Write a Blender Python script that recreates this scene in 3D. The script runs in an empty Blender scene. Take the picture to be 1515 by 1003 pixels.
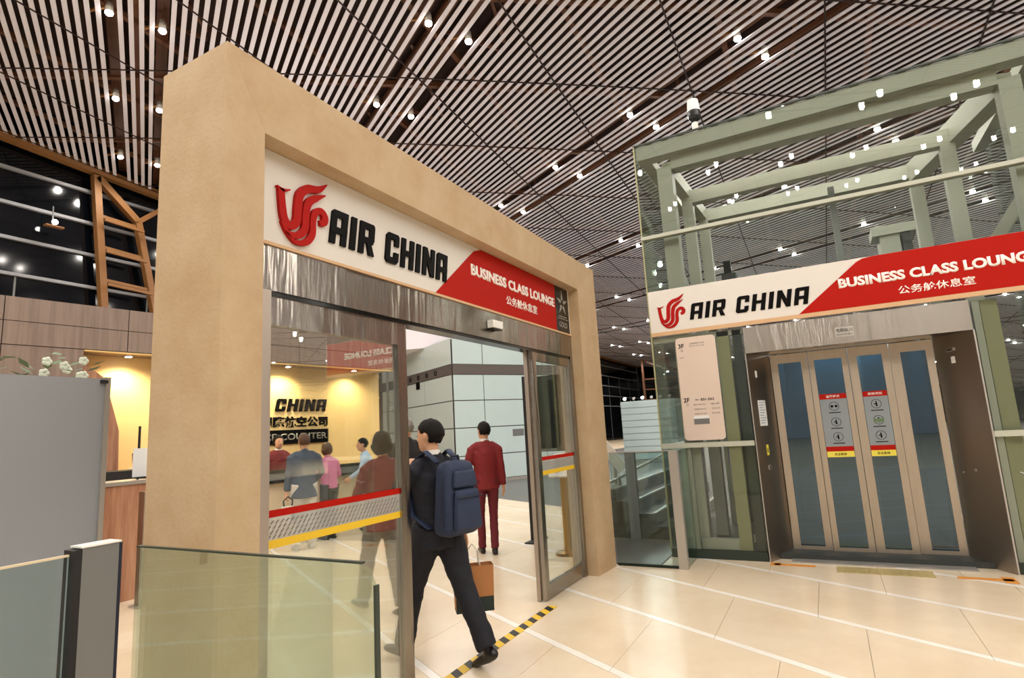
import bpy, bmesh, math, random
from mathutils import Vector, Matrix, noise
random.seed(7)
sc = bpy.context.scene
COL = sc.collection
PI = math.pi

# ------------------------------------------------------------------ camera, world, exposure
cam_d = bpy.data.cameras.new('camera'); cam = bpy.data.objects.new('camera', cam_d); COL.objects.link(cam)
cam_d.sensor_width = 36.0; cam_d.lens = 36.0 * 850.0 / 1515.0; cam_d.clip_end = 400
CAM_H = 1.6
_A = Vector((464.5, 110.5, 850)).normalized(); _V = Vector((-302, -5300, 850)).normalized()
_V = (_V - _A * _A.dot(_V)).normalized(); _B = _V.cross(_A)
# rows of M: world axes in image coordinates (x right, y down, z forward)
cam.matrix_world = Matrix(((_A.x, -_A.y, -_A.z, 0), (_B.x, -_B.y, -_B.z, 0), (_V.x, -_V.y, -_V.z, CAM_H), (0, 0, 0, 1)))
sc.camera = cam
wd = bpy.data.worlds.new('world'); sc.world = wd; wd.use_nodes = True
wd.node_tree.nodes['Background'].inputs[0].default_value = (0.75, 0.68, 0.62, 1)
wd.node_tree.nodes['Background'].inputs[1].default_value = 0.02
sc.view_settings.view_transform = 'Standard'; sc.view_settings.look = 'None'
sc.view_settings.exposure = 0.0; sc.view_settings.gamma = 1.0; sc.view_settings.use_curve_mapping = False
LAMP_W = 165.0
sc.cycles.max_bounces = 10; sc.cycles.transparent_max_bounces = 24
sc.cycles.sample_clamp_indirect = 6.0
sc.cycles.caustics_reflective = False; sc.cycles.caustics_refractive = False

# ------------------------------------------------------------------ materials
def sr(r, g, b):
    f = lambda c: (c / 255 / 12.92) if c / 255 <= 0.04045 else ((c / 255 + 0.055) / 1.055) ** 2.4
    return (f(r), f(g), f(b), 1.0)
def mat(name, col, rough=0.5, metal=0.0, var=0.0, vscale=6.0, bump=0.0, bscale=60.0, stretch=(1, 1, 1), spec=0.5, col2=None, emit=None, estr=0.0):
    m = bpy.data.materials.new(name); m.use_nodes = True
    nt = m.node_tree; N = nt.nodes; L = nt.links; b = N['Principled BSDF']
    b.inputs['Base Color'].default_value = col; b.inputs['Roughness'].default_value = rough
    b.inputs['Metallic'].default_value = metal; b.inputs['Specular IOR Level'].default_value = spec
    if var or bump:
        tc = N.new('ShaderNodeTexCoord'); mp = N.new('ShaderNodeMapping'); mp.inputs['Scale'].default_value = stretch
        L.new(tc.outputs['Object'], mp.inputs['Vector'])
    if var:
        n = N.new('ShaderNodeTexNoise'); n.inputs['Scale'].default_value = vscale; n.inputs['Detail'].default_value = 6
        n.inputs['Roughness'].default_value = 0.65
        L.new(mp.outputs[0], n.inputs['Vector'])
        r = N.new('ShaderNodeValToRGB'); r.color_ramp.elements[0].position = 0.3; r.color_ramp.elements[1].position = 0.7
        c2 = col2 or tuple([c * (1 - var) for c in col[:3]] + [1])
        r.color_ramp.elements[0].color = c2; r.color_ramp.elements[1].color = col
        L.new(n.outputs['Fac'], r.inputs[0]); L.new(r.outputs[0], b.inputs['Base Color'])
    if bump:
        n2 = N.new('ShaderNodeTexNoise'); n2.inputs['Scale'].default_value = bscale; n2.inputs['Detail'].default_value = 3
        L.new(mp.outputs[0], n2.inputs['Vector'])
        bp = N.new('ShaderNodeBump'); bp.inputs['Strength'].default_value = bump; bp.inputs['Distance'].default_value = 0.01
        L.new(n2.outputs['Fac'], bp.inputs['Height']); L.new(bp.outputs[0], b.inputs['Normal'])
    if emit:
        b.inputs['Emission Color'].default_value = emit; b.inputs['Emission Strength'].default_value = estr
    return m
def glass(name, tint, refl=1.0, rough=0.0, gcol=(0.95, 1, 0.97, 1), haze=0.0, hazecol=(0.5, 0.55, 0.5, 1)):
    m = bpy.data.materials.new(name); m.use_nodes = True
    nt = m.node_tree; N = nt.nodes; L = nt.links; N.clear()
    out = N.new('ShaderNodeOutputMaterial'); tr = N.new('ShaderNodeBsdfTransparent'); tr.inputs[0].default_value = tint
    gl = N.new('ShaderNodeBsdfGlossy'); gl.inputs['Roughness'].default_value = rough; gl.inputs[0].default_value = gcol
    fr = N.new('ShaderNodeFresnel'); fr.inputs[0].default_value = 1.5
    mu = N.new('ShaderNodeMath'); mu.operation = 'MULTIPLY'; mu.inputs[1].default_value = refl; mu.use_clamp = True
    mx = N.new('ShaderNodeMixShader'); L.new(fr.outputs[0], mu.inputs[0]); L.new(mu.outputs[0], mx.inputs[0])
    base = tr
    if haze:
        df = N.new('ShaderNodeBsdfDiffuse'); df.inputs[0].default_value = hazecol
        m2 = N.new('ShaderNodeMixShader'); m2.inputs[0].default_value = haze
        L.new(tr.outputs[0], m2.inputs[1]); L.new(df.outputs[0], m2.inputs[2]); base = m2
    L.new(base.outputs[0], mx.inputs[1]); L.new(gl.outputs[0], mx.inputs[2]); L.new(mx.outputs[0], out.inputs[0])
    return m
def emis(name, col, s):
    m = bpy.data.materials.new(name); m.use_nodes = True
    b = m.node_tree.nodes['Principled BSDF']; b.inputs['Base Color'].default_value = col
    b.inputs['Emission Color'].default_value = col; b.inputs['Emission Strength'].default_value = s
    return m
M = dict(
 stone=mat('beige_stone', sr(198, 176, 144), 0.62, var=0.16, vscale=2.2, bump=0.25, bscale=45, col2=sr(180, 152, 116)),
 slat=mat('slat_paint', sr(232, 228, 238), 0.5),
 deck=mat('roof_deck', sr(48, 24, 14), 0.9, var=0.4, vscale=0.8),
 truss=mat('truss_paint', sr(106, 66, 42), 0.55),
 truss_y=mat('truss_yellow', sr(150, 104, 58), 0.5, var=0.15, vscale=2),
 seam=mat('seam_metal', sr(44, 24, 18), 0.6),
 lampw=mat('lamp_housing', sr(225, 222, 215), 0.35),
 bulb=emis('lamp_lens', (1, 0.95, 0.86, 1), 40.0),
 steel=mat('brushed_steel', sr(172, 166, 158), 0.10, metal=1.0, bump=1.0, bscale=1.3, stretch=(5, 5, .7), var=0.12, vscale=2),
 steel_d=mat('door_steel', sr(184, 172, 156), 0.26, metal=1.0, bump=0.15, bscale=1.5, stretch=(4, 4, .9), var=0.12, vscale=3),
 steel_j=mat('jamb_steel', sr(182, 170, 158), 0.30, metal=1.0, bump=0.1, bscale=1.5, stretch=(3, 3, .9)),
 alu=mat('anodised_aluminium', sr(188, 184, 178), 0.35, metal=0.6),
 post=mat('painted_post', sr(120, 122, 122), 0.4, metal=0.3),
 green=mat('steel_frame_paint', sr(186, 190, 176), 0.42, var=0.08, vscale=3),
 olive=mat('olive_steel_paint', sr(160, 160, 122), 0.5),
 darkgreen=mat('dark_green_seal', sr(40, 52, 44), 0.4),
 black=mat('black_rubber', sr(18, 18, 19), 0.55),
 blackgl=mat('black_gloss', sr(16, 17, 18), 0.15),
 white=mat('sign_white', sr(218, 214, 208), 0.45),
 whitet=mat('letter_white', sr(250, 244, 238), 0.5),
 red=mat('sign_red', sr(172, 24, 12), 0.55, spec=.12),
 redlogo=mat('logo_red', sr(166, 20, 14), 0.55, spec=.12),
 letter=mat('letter_black', sr(9, 8, 8), 0.45, spec=.08),
 tan=mat('sign_tan_edge', sr(205, 168, 128), 0.5),
 grey=mat('grey_print', sr(112, 108, 104), 0.6),
 panel=mat('directory_panel', sr(214, 198, 186), 0.32),
 paper=mat('paper', sr(225, 228, 230), 0.6),
 paperb=mat('paper_print', sr(120, 150, 175), 0.6),
 yellow=mat('yellow_tape', sr(230, 190, 40), 0.5),
 yellow_s=mat('yellow_sticker', sr(228, 214, 80), 0.5),
 tapeblk=mat('black_tape', sr(26, 24, 22), 0.5),
 orange=mat('orange_tape', sr(226, 150, 62), 0.6, var=0.15, vscale=20),
 tactile=mat('brass_tactile', sr(196, 178, 122), 0.45, metal=0.3),
 marble=mat('floor_marble', sr(236, 222, 198), 0.24, var=0.2, vscale=1.1, col2=sr(222, 202, 172)),
 inlay=mat('inlay_marble', sr(252, 247, 238), 0.2, var=0.1, vscale=8),
 grout=mat('floor_grout', sr(205, 186, 158), 0.5),
 granite=mat('dark_granite', sr(96, 92, 90), 0.3, var=0.25, vscale=30),
 curtain=mat('night_glass', sr(8, 11, 16), 0.08, spec=0.35),
 mull=mat('mullion_paint', sr(150, 152, 158), 0.4),
 taupe=mat('taupe_panel', sr(146, 128, 116), 0.38, var=0.25, vscale=3, stretch=(5, 5, 0.25), col2=sr(118, 100, 90)),
 ywall=mat('amber_wall', sr(244, 212, 146), 0.5, var=0.08, vscale=1.0),
 wood=mat('wood_veneer', sr(196, 150, 120), 0.35, var=0.3, vscale=4, stretch=(4, 4, 0.3), col2=sr(150, 100, 76)),
 orangew=mat('orange_wood', sr(196, 108, 48), 0.4, var=0.2, vscale=5, stretch=(4, 4, 0.3)),
 backwall=mat('pale_wall', sr(206, 208, 212), 0.5, var=0.1, vscale=.5),
 tray=mat('brown_tray', sr(96, 54, 30), 0.6, var=0.5, vscale=1.5),
 cream=mat('cream_stone', sr(226, 208, 176), 0.4, var=0.1, vscale=2),
 wallgl=mat('backpainted_glass', sr(196, 214, 214), 0.12, var=0.06, vscale=0.6),
 wallgr=mat('backpainted_glass_side', sr(186, 196, 192), 0.12),
 band=mat('dark_band', sr(92, 84, 80), 0.35),
 board=mat('grey_board', sr(156, 162, 171), 0.45),
 glassc=glass('clear_glass', (0.97, 0.99, 0.98, 1), 1.0),
 glassd=glass('door_glass', (0.97, 0.985, 0.975, 1), 0.42),
 glasst=glass('tower_glass', (0.955, 0.98, 0.96, 1), 0.8),
 glassb=glass('balustrade_glass', (0.83, 0.86, 0.81, 1), 0.45),
 glassn=glass('balustrade_glass_far', (0.84, 0.905, 0.90, 1), 0.7),
 glassw=glass('lift_door_glass', (0.46, 0.60, 0.66, 1), 3.2, gcol=(.62, .80, .95, 1)),
 frost=glass('decal_film', (0.9, 0.9, 0.9, 1), 0.5, haze=0.35, hazecol=(0.75, 0.75, 0.72, 1)),
 poster=glass('poster_film', (0.6, 0.68, 0.72, 1), 0.6, haze=0.5, hazecol=(0.5, 0.56, 0.6, 1)),
 cabin=mat('lift_cabin', sr(52, 92, 106), 0.3, metal=0.5),
 shaft=mat('shaft_dark', sr(52, 56, 54), 0.6),
 skin=mat('skin', sr(214, 164, 132), 0.5, spec=0.3),
 hair=mat('black_hair', sr(14, 11, 10), 0.65, spec=.2, bump=0.6, bscale=90, stretch=(1, 1, 0.25)),
 hairb=mat('brown_hair', sr(92, 62, 42), 0.45, bump=0.5, bscale=80),
 hairg=mat('grey_hair', sr(128, 124, 120), 0.5, bump=0.5, bscale=80),
 navy=mat('navy_cloth', sr(16, 18, 32), 0.8, var=0.2, vscale=9, bump=0.2, bscale=30),
 trnavy=mat('navy_trouser_cloth', sr(15, 16, 28), 0.8, bump=0.25, bscale=14),
 maroon=mat('maroon_cloth', sr(128, 24, 30), 0.75, var=0.2, vscale=8, bump=0.2, bscale=22),
 maroon2=mat('maroon_trouser_cloth', sr(98, 20, 32), 0.8, bump=0.2, bscale=16),
 maroond=mat('dark_maroon_cloth', sr(112, 30, 30), 0.75, bump=0.2, bscale=22),
 gtrous=mat('grey_trouser_cloth', sr(120, 112, 104), 0.8, bump=0.2, bscale=16),
 slate=mat('slate_cloth', sr(78, 88, 104), 0.8, bump=0.3, bscale=20),
 offwh=mat('offwhite_cloth', sr(214, 208, 196), 0.8, bump=0.3, bscale=14),
 pink=mat('pink_cloth', sr(206, 120, 160), 0.8), lblue=mat('light_blue_cloth', sr(170, 196, 222), 0.8),
 dark=mat('charcoal_cloth', sr(36, 34, 38), 0.8), shoe=mat('black_leather', sr(20, 18, 18), 0.3),
 shoew=mat('pale_shoe', sr(170, 168, 164), 0.6),
 pack=mat('backpack_nylon', sr(34, 48, 78), 0.7, var=0.2, vscale=12, bump=0.4, bscale=35),
 packd=mat('backpack_trim', sr(20, 28, 48), 0.7),
 kraft=mat('kraft_paper', sr(178, 120, 70), 0.8, var=0.1, vscale=6), kgreen=mat('dark_green_print_shade', sr(34, 48, 44), 0.7),
 brass=mat('brass', sr(186, 150, 84), 0.25, metal=1.0), leaf=mat('leaf', sr(92, 118, 84), 0.6), flower=mat('white_petal', sr(220, 228, 214), 0.7),
 lipm=mat('lip', sr(176, 96, 84), 0.5), white_m=mat('white_paint', sr(236, 236, 232), 0.4),
 purple=emis('purple_tube', (0.35, 0.28, 1.0, 1), 6.0),
 gold=mat('gold_letter', sr(200, 180, 90), 0.4),
 silverl=mat('silver_letter', sr(150, 146, 138), 0.4),
)
def brushed(m, rough, amt=1.0):
    nt = m.node_tree; b = nt.nodes['Principled BSDF']; b.inputs['Roughness'].default_value = rough
    b.inputs['Anisotropic'].default_value = amt; b.inputs['Anisotropic Rotation'].default_value = 0.25
    tg = nt.nodes.new('ShaderNodeTangent'); tg.direction_type = 'RADIAL'; tg.axis = 'Z'
    nt.links.new(tg.outputs[0], b.inputs['Tangent'])
brushed(M['steel'], 0.21); brushed(M['steel_d'], 0.30, .7); brushed(M['steel_j'], 0.36, .8)
# ------------------------------------------------------------------ helpers
def link(name, me, m=None, parent=None):
    o = bpy.data.objects.new(name, me); COL.objects.link(o)
    if m is not None and me is not None:
        for x in (m if isinstance(m, (list, tuple)) else [m]): me.materials.append(x)
    if parent is not None: o.parent = parent
    return o
def tag(o, label=None, cat=None, group=None, kind=None):
    if label: o['label'] = label
    if cat: o['category'] = cat
    if group: o['group'] = group
    if kind: o['kind'] = kind
    return o
def thing(name, label, cat, loc=(0, 0, 0), rz=0.0, group=None):
    o = bpy.data.objects.new(name, None); COL.objects.link(o); o.location = loc; o.rotation_euler = (0, 0, rz)
    o.empty_display_size = 0.1
    return tag(o, label, cat, group)
class MB:
    """collects shapes for ONE mesh"""
    def __init__(s, off=(0, 0, 0)): s.v = []; s.f = []; s.mi = []; s.cur = 0; s.off = Vector(off)
    def add(s, vs, fs):
        n = len(s.v); s.v += [tuple(Vector(v) - s.off) for v in vs]; s.f += [tuple(i + n for i in f) for f in fs]; s.mi += [s.cur] * len(fs); return s
    def box(s, a, b):
        x0, y0, z0 = [min(a[i], b[i]) for i in range(3)]; x1, y1, z1 = [max(a[i], b[i]) for i in range(3)]
        return s.add([(x0, y0, z0), (x1, y0, z0), (x1, y1, z0), (x0, y1, z0), (x0, y0, z1), (x1, y0, z1), (x1, y1, z1), (x0, y1, z1)],
              [(0, 3, 2, 1), (4, 5, 6, 7), (0, 1, 5, 4), (1, 2, 6, 5), (2, 3, 7, 6), (3, 0, 4, 7)])
    def beam(s, p, q, w, h, up=(0, 0, 1)):
        p = Vector(p); q = Vector(q); d = (q - p).normalized(); up = Vector(up)
        if abs(d.dot(up)) > 0.99: up = Vector((1, 0, 0))
        r = d.cross(up).normalized() * w / 2; u = r.cross(d).normalized() * h / 2
        vs = [p - r - u, p + r - u, p + r + u, p - r + u, q - r - u, q + r - u, q + r + u, q - r + u]
        return s.add(vs, [(0, 1, 2, 3), (4, 7, 6, 5), (0, 4, 5, 1), (1, 5, 6, 2), (2, 6, 7, 3), (3, 7, 4, 0)])
    def prism(s, poly, z0, z1, fr=None):
        """polygon (list of 2d) extruded; fr=(origin, right, up, normal) maps"""
        n = len(poly)
        a = 0.5 * sum(poly[i][0] * poly[(i + 1) % n][1] - poly[(i + 1) % n][0] * poly[i][1] for i in range(n))
        if a < 0: poly = poly[::-1]
        if fr is None: mp = lambda x, y, z: Vector((x, y, z))
        else:
            o, r, u, nn = [Vector(t) for t in fr]; mp = lambda x, y, z: o + r * x + u * y + nn * z
        vs = [mp(x, y, z0) for x, y in poly] + [mp(x, y, z1) for x, y in poly]
        fs = [tuple(range(n))[::-1], tuple(range(n, 2 * n))] + [(i, (i + 1) % n, n + (i + 1) % n, n + i) for i in range(n)]
        return s.add(vs, fs)
    def cyl(s, p, q, r0, r1=None, n=14, cap=True):
        r1 = r0 if r1 is None else r1
        p = Vector(p); q = Vector(q); d = (q - p).normalized(); a = Vector((0, 0, 1)) if abs(d.z) < 0.9 else Vector((1, 0, 0))
        u = d.cross(a).normalized(); w = d.cross(u)
        vs = []
        for c, r in ((p, r0), (q, r1)):
            for i in range(n):
                t = 2 * PI * i / n; vs.append(c + (u * math.cos(t) + w * math.sin(t)) * r)
        fs = [(i, n + i, n + (i + 1) % n, (i + 1) % n) for i in range(n)]
        if cap: fs += [tuple(range(n)), tuple(range(2 * n - 1, n - 1, -1))]
        return s.add(vs, fs)
    def tube(s, pts, rad, n=10, side=None, cap=True):
        """loft of ellipses along pts; rad entries r or (rx along side, ry)"""
        pts = [Vector(p) for p in pts]; k = len(pts); vs = []
        sd = Vector(side) if side else None
        prev = None
        for i, p in enumerate(pts):
            d = (pts[min(i + 1, k - 1)] - pts[max(i - 1, 0)]).normalized()
            if sd: u = (sd - d * sd.dot(d)).normalized()
            elif prev is None:
                a = Vector((0, 0, 1)) if abs(d.z) < 0.9 else Vector((1, 0, 0)); u = d.cross(a).normalized()
            else: u = (prev - d * prev.dot(d)).normalized()
            prev = u; w = d.cross(u)
            r = rad[i] if isinstance(rad, (list, tuple)) else rad
            rx, ry = r if isinstance(r, (list, tuple)) else (r, r)
            for j in range(n):
                t = 2 * PI * j / n; vs.append(p + u * math.cos(t) * rx + w * math.sin(t) * ry)
        fs = [(i * n + j, i * n + (j + 1) % n, (i + 1) * n + (j + 1) % n, (i + 1) * n + j) for i in range(k - 1) for j in range(n)]
        if cap: fs += [tuple(range(n))[::-1], tuple(range((k - 1) * n, k * n))]
        return s.add(vs, fs)
    def ball(s, c, r, nu=14, nv=9):
        c = Vector(c); r = r if isinstance(r, (list, tuple)) else (r, r, r)
        vs = [c + Vector((0, 0, -r[2]))]
        for i in range(1, nv):
            ph = -PI / 2 + PI * i / nv
            for j in range(nu):
                t = 2 * PI * j / nu
                vs.append(c + Vector((math.cos(ph) * math.cos(t) * r[0], math.cos(ph) * math.sin(t) * r[1], math.sin(ph) * r[2])))
        vs.append(c + Vector((0, 0, r[2])))
        fs = [(0, 1 + (j + 1) % nu, 1 + j) for j in range(nu)]
        for i in range(nv - 2):
            for j in range(nu):
                a = 1 + i * nu; b = a + nu; fs.append((a + j, a + (j + 1) % nu, b + (j + 1) % nu, b + j))
        a = 1 + (nv - 2) * nu; fs += [(a + j, a + (j + 1) % nu, len(vs) - 1) for j in range(nu)]
        return s.add(vs, fs)
    def mesh(s, name, smooth=False):
        me = bpy.data.meshes.new(name); me.from_pydata(s.v, [], s.f); me.update()
        if any(s.mi):
            for p, i in zip(me.polygons, s.mi): p.material_index = i
        if smooth: me.shade_smooth() if hasattr(me, 'shade_smooth') else None
        return me
    def build(s, name, m, parent=None, smooth=False, bevel=0.0, loc=None):
        me = s.mesh(name, smooth)
        o = link(name, me, m, parent)
        if loc is not None: o.location = loc
        if bevel:
            bm = bmesh.new(); bm.from_mesh(me)
            eds = [e for e in bm.edges if len(e.link_faces) == 2 and e.calc_face_angle(0) > 0.6]
            bmesh.ops.bevel(bm, geom=eds, offset=bevel, segments=2, affect='EDGES', profile=0.6, clamp_overlap=True)
            bm.to_mesh(me); bm.free()
        return o
def struct(o): o['kind'] = 'structure'; return o
def plane_frame(kind, c):
    """frame of a surface: 'y' faces -Y (right is +X); 'x' faces -X (right is -Y)"""
    return ((0, c, 0), (1, 0, 0), (0, 0, 1), (0, -1, 0)) if kind == 'y' else ((c, 0, 0), (0, -1, 0), (0, 0, 1), (-1, 0, 0))
def text(name, body, fr, x0, x1, z0, z1, m, parent, depth=0.004, bold=0.0, lift=0.0, shear=0.0):
    c = bpy.data.curves.new(name, 'FONT'); c.body = body; c.offset = bold; c.resolution_u = 3; c.shear = shear
    o = bpy.data.objects.new(name, c); COL.objects.link(o); bpy.context.view_layer.update()
    me = bpy.data.meshes.new_from_object(o.evaluated_get(bpy.context.evaluated_depsgraph_get()))
    bpy.data.objects.remove(o); bpy.data.curves.remove(c)
    xs = [v.co.x for v in me.vertices]; ys = [v.co.y for v in me.vertices]
    a, b, cc, d = min(xs), max(xs), min(ys), max(ys)
    O, R, U, Nn = [Vector(t) for t in fr]
    for v in me.vertices:
        X = x0 + (v.co.x - a) / (b - a) * (x1 - x0); Z = z0 + (v.co.y - cc) / (d - cc) * (z1 - z0)
        v.co = O + R * X + U * Z + Nn * lift
    bm = bmesh.new(); bm.from_mesh(me)
    if depth:
        r = bmesh.ops.extrude_face_region(bm, geom=bm.faces[:])
        for v in [g for g in r['geom'] if isinstance(g, bmesh.types.BMVert)]: v.co += Nn * depth
        bmesh.ops.recalc_face_normals(bm, faces=bm.faces[:])
    bm.to_mesh(me); bm.free(); me.materials.clear()
    return link(name, me, m, parent)
# squared airline lettering: union of bars in a 0..w x 0..1 cell
def glyph(ch):
    t = 0.24
    B = lambda x0, y0, x1, y1: [(x0, y0), (x1, y0), (x1, y1), (x0, y1)]
    if ch == 'A': return .72, [B(0, 0, t, .93), B(.48, 0, .72, 1), [(0, .8), (.72, .8), (.72, 1), (.07, 1), (0, .93)], B(0, .32, .72, .5)]
    if ch == 'I': return .25, [B(0, 0, .25, 1)]
    if ch == 'R': return .74, [B(0, 0, t, 1), [(0, .8), (.72, .8), (.72, .93), (.65, 1), (0, 1)], B(.48, .45, .72, .9), B(0, .36, .68, .54), [(.34, .38), (.56, .38), (.76, 0), (.5, 0)]]
    if ch == 'C': return .70, [B(0, .1, t, .9), [(0, .8), (.7, .8), (.7, .93), (.63, 1), (.1, 1), (0, .9)], [(0, .1), (.1, 0), (.6, 0), (.7, .1), (.7, .2), (0, .2)], B(.46, .6, .7, .85), B(.46, .12, .7, .38)]
    if ch == 'H': return .74, [B(0, 0, t, 1), B(.5, 0, .74, 1), B(0, .42, .74, .6)]
    if ch == 'N': return .76, [B(0, 0, t, 1), B(.52, 0, .76, 1), [(0, 1), (.24, 1), (.76, 0), (.52, 0)]]
    return .28, []
def lettering(word, fr, x0, x1, z0, z1, m, parent, depth=0.02, slant=0.18, lift=0.0):
    gap = 0.17; tot = sum(glyph(c)[0] + gap for c in word) - gap; H = z1 - z0; k = (x1 - x0 - slant * H) / tot; x = 0; out = []
    for ch in word:
        w, bars = glyph(ch)
        if bars:
            mb = MB()
            for i, b in enumerate(bars): mb.prism([(x0 + (px + x) * k + py * slant * H, z0 + py * H) for px, py in b], lift, lift + depth + i * 0.0005, fr)
            o = mb.build('letter', m, parent)
            for v in o.data.vertices: v.co -= parent.location
            out.append(o)
        x += w + gap
    return out
def ribbon(mb, pts, ws, fr, z0, z1, ox, oz, s):
    P = [Vector((a, b)) for a, b in pts]; sm = []; W = []
    for i in range(len(P) - 1):          # catmull-rom
        p0, p1, p2, p3 = P[max(i - 1, 0)], P[i], P[i + 1], P[min(i + 2, len(P) - 1)]
        for k in range(5):
            t = k / 5
            sm.append(0.5 * ((2 * p1) + (p2 - p0) * t + (2 * p0 - 5 * p1 + 4 * p2 - p3) * t * t + (3 * p1 - p0 - 3 * p2 + p3) * t ** 3))
            W.append(ws[i] * (1 - t) + ws[i + 1] * t)
    sm.append(P[-1]); W.append(ws[-1])
    L_, R_ = [], []
    for i, p in enumerate(sm):
        d = (sm[min(i + 1, len(sm) - 1)] - sm[max(i - 1, 0)]).normalized(); nn = Vector((-d.y, d.x)) * W[i] / 2
        L_.append(p + nn); R_.append(p - nn)
    for i in range(len(sm) - 1):
        q = [L_[i], L_[i + 1], R_[i + 1], R_[i]]
        mb.prism([(ox + v.x * s[0], oz - v.y * s[1]) for v in q], z0, z1, fr)
def logo(fr, x0, x1, z0, z1, m, parent, lift=0.0, depth=0.02):
    mb = MB(); s = ((x1 - x0) / 235., (z1 - z0) / 325.)
    a = dict(fr=fr, z0=lift, z1=lift + depth, ox=x0, oz=z1, s=s)
    ribbon(mb, [(20, 118), (26, 190), (36, 245), (60, 268), (88, 240), (94, 175), (104, 110), (140, 70), (190, 52), (233, 10)], [26, 28, 30, 34, 32, 32, 34, 36, 30, 2], **a)
    ribbon(mb, [(2, 112), (30, 122), (60, 108)], [3, 14, 4], **a)
    ribbon(mb, [(22, 258), (52, 300), (92, 300), (124, 262), (130, 190), (142, 135), (175, 100), (226, 66)], [4, 20, 30, 30, 30, 32, 30, 2], **a)
    ribbon(mb, [(40, 298), (82, 330), (130, 318), (160, 272), (164, 205), (176, 165), (204, 150), (222, 172), (216, 200), (196, 206)], [3, 16, 28, 28, 26, 28, 30, 30, 30, 22], **a)
    return mb.build('logo', m, parent)

# ------------------------------------------------------------------ ceiling surface (a shallow dome of slats)
TH = 1.0568; PITCH = 0.21031; Q0 = -1.1015
CC = (-0.119574, 0.022145, 0.000534, 0.0019389, -0.00075851)
S = Vector((math.cos(TH), math.sin(TH))); Nq = Vector((S.y, -S.x))
def zc(x, y):
    if y < -18:   # flatten beyond the view
        z1 = 12 + CC[0] * x + CC[1] * -18 + CC[2] * x * x + CC[3] * x * -18 + CC[4] * 324
        return max(z1 + (y + 18) * 0.05, 3.5)
    return 12 + CC[0] * x + CC[1] * y + CC[2] * x * x + CC[3] * x * y + CC[4] * y * y
X0, X1, Y0, Y1 = -30.0, 76.0, -42.0, 21.6
def clip(o, d, m=0.0):
    t0, t1 = -1e9, 1e9
    for c, dd, a, b in ((o[0], d[0], X0 + m, X1 - m), (o[1], d[1], Y0 + m, Y1 - m)):
        if abs(dd) < 1e-9:
            if c < a or c > b: return None
            continue
        u, v = (a - c) / dd, (b - c) / dd
        if u > v: u, v = v, u
        t0, t1 = max(t0, u), min(t1, v)
    return (t0, t1) if t1 - t0 > 0.5 else None
def strip_on_dome(mb, o, d, t0, t1, w, h, dz, step=2.4):
    n = max(1, int((t1 - t0) / step)); k = Vector((d[1], -d[0])); vs = []; fs = []
    for i in range(n + 1):
        t = t0 + (t1 - t0) * i / n; x, y = o[0] + d[0] * t, o[1] + d[1] * t
        for sx, sz in ((-1, 0), (1, 0), (1, 1), (-1, 1)):
            xx, yy = x + k.x * sx * w / 2, y + k.y * sx * w / 2
            vs.append((xx, yy, zc(x, y) + dz + sz * h))
    for i in range(n):
        for j in range(4): fs.append((4 * i + j, 4 * i + (j + 1) % 4, 4 * i + 4 + (j + 1) % 4, 4 * i + 4 + j))
    fs += [(3, 2, 1, 0), (4 * n, 4 * n + 1, 4 * n + 2, 4 * n + 3)]
    mb.add(vs, fs)
mb = MB(); nx, ny = 40, 28; vs = []
for i in range(nx + 1):
    for j in range(ny + 1):
        x = X0 + (X1 - X0) * i / nx; y = Y0 + (Y1 - Y0) * j / ny; vs.append((x, y, zc(x, y) + 1.5))
vs += [(v[0], v[1], v[2] + 0.2) for v in vs]
K = (nx + 1) * (ny + 1); fs = []
for i in range(nx):
    for j in range(ny):
        a = i * (ny + 1) + j; fs.append((a, a + 1, a + ny + 2, a + ny + 1)); fs.append((K + a, K + a + ny + 1, K + a + ny + 2, K + a + 1))
mb.add(vs, fs); ceiling = struct(mb.build('ceiling', M['deck'], smooth=True))
# slats
cand = []
for k in range(-95, 430):
    if k % 30 in (0, 5): continue
    o = Nq * (Q0 + PITCH * k); r = clip(o, S)
    if r: cand.append((k, o, r))
near = [c for c in cand if -48 <= c[0] <= 268]
while len(near) > 298: near.pop()
nearset = {c[0] for c in near}
rest = MB()
for k, o, r in cand:
    if k in nearset:
        m_ = MB(); strip_on_dome(m_, o, S, r[0], r[1], 0.103, 0.022, 0.0); m_.build('slat', M['slat'], ceiling)
    else: strip_on_dome(rest, o, S, r[0], r[1], 0.103, 0.022, 0.0)
so = rest.build('slat_field', M['slat'], ceiling); so['kind'] = 'stuff'
# seam rods of the triangular module
for ang, off, D in ((TH - PI / 3, -8.319, 3.1796), (TH + PI / 3, 14.0755, 3.2127)):
    d = Vector((math.cos(ang), math.sin(ang))); n = Vector((d.y, -d.x))
    for k in range(-30, 30):
        o = n * (off + D * k); r = clip(o, d)
        if r and r[1] - r[0] > 2:
            m_ = MB(); strip_on_dome(m_, o, d, r[0], r[1], 0.035, 0.02, -0.022); m_.build('seam_rod', M['seam'], ceiling)
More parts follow.
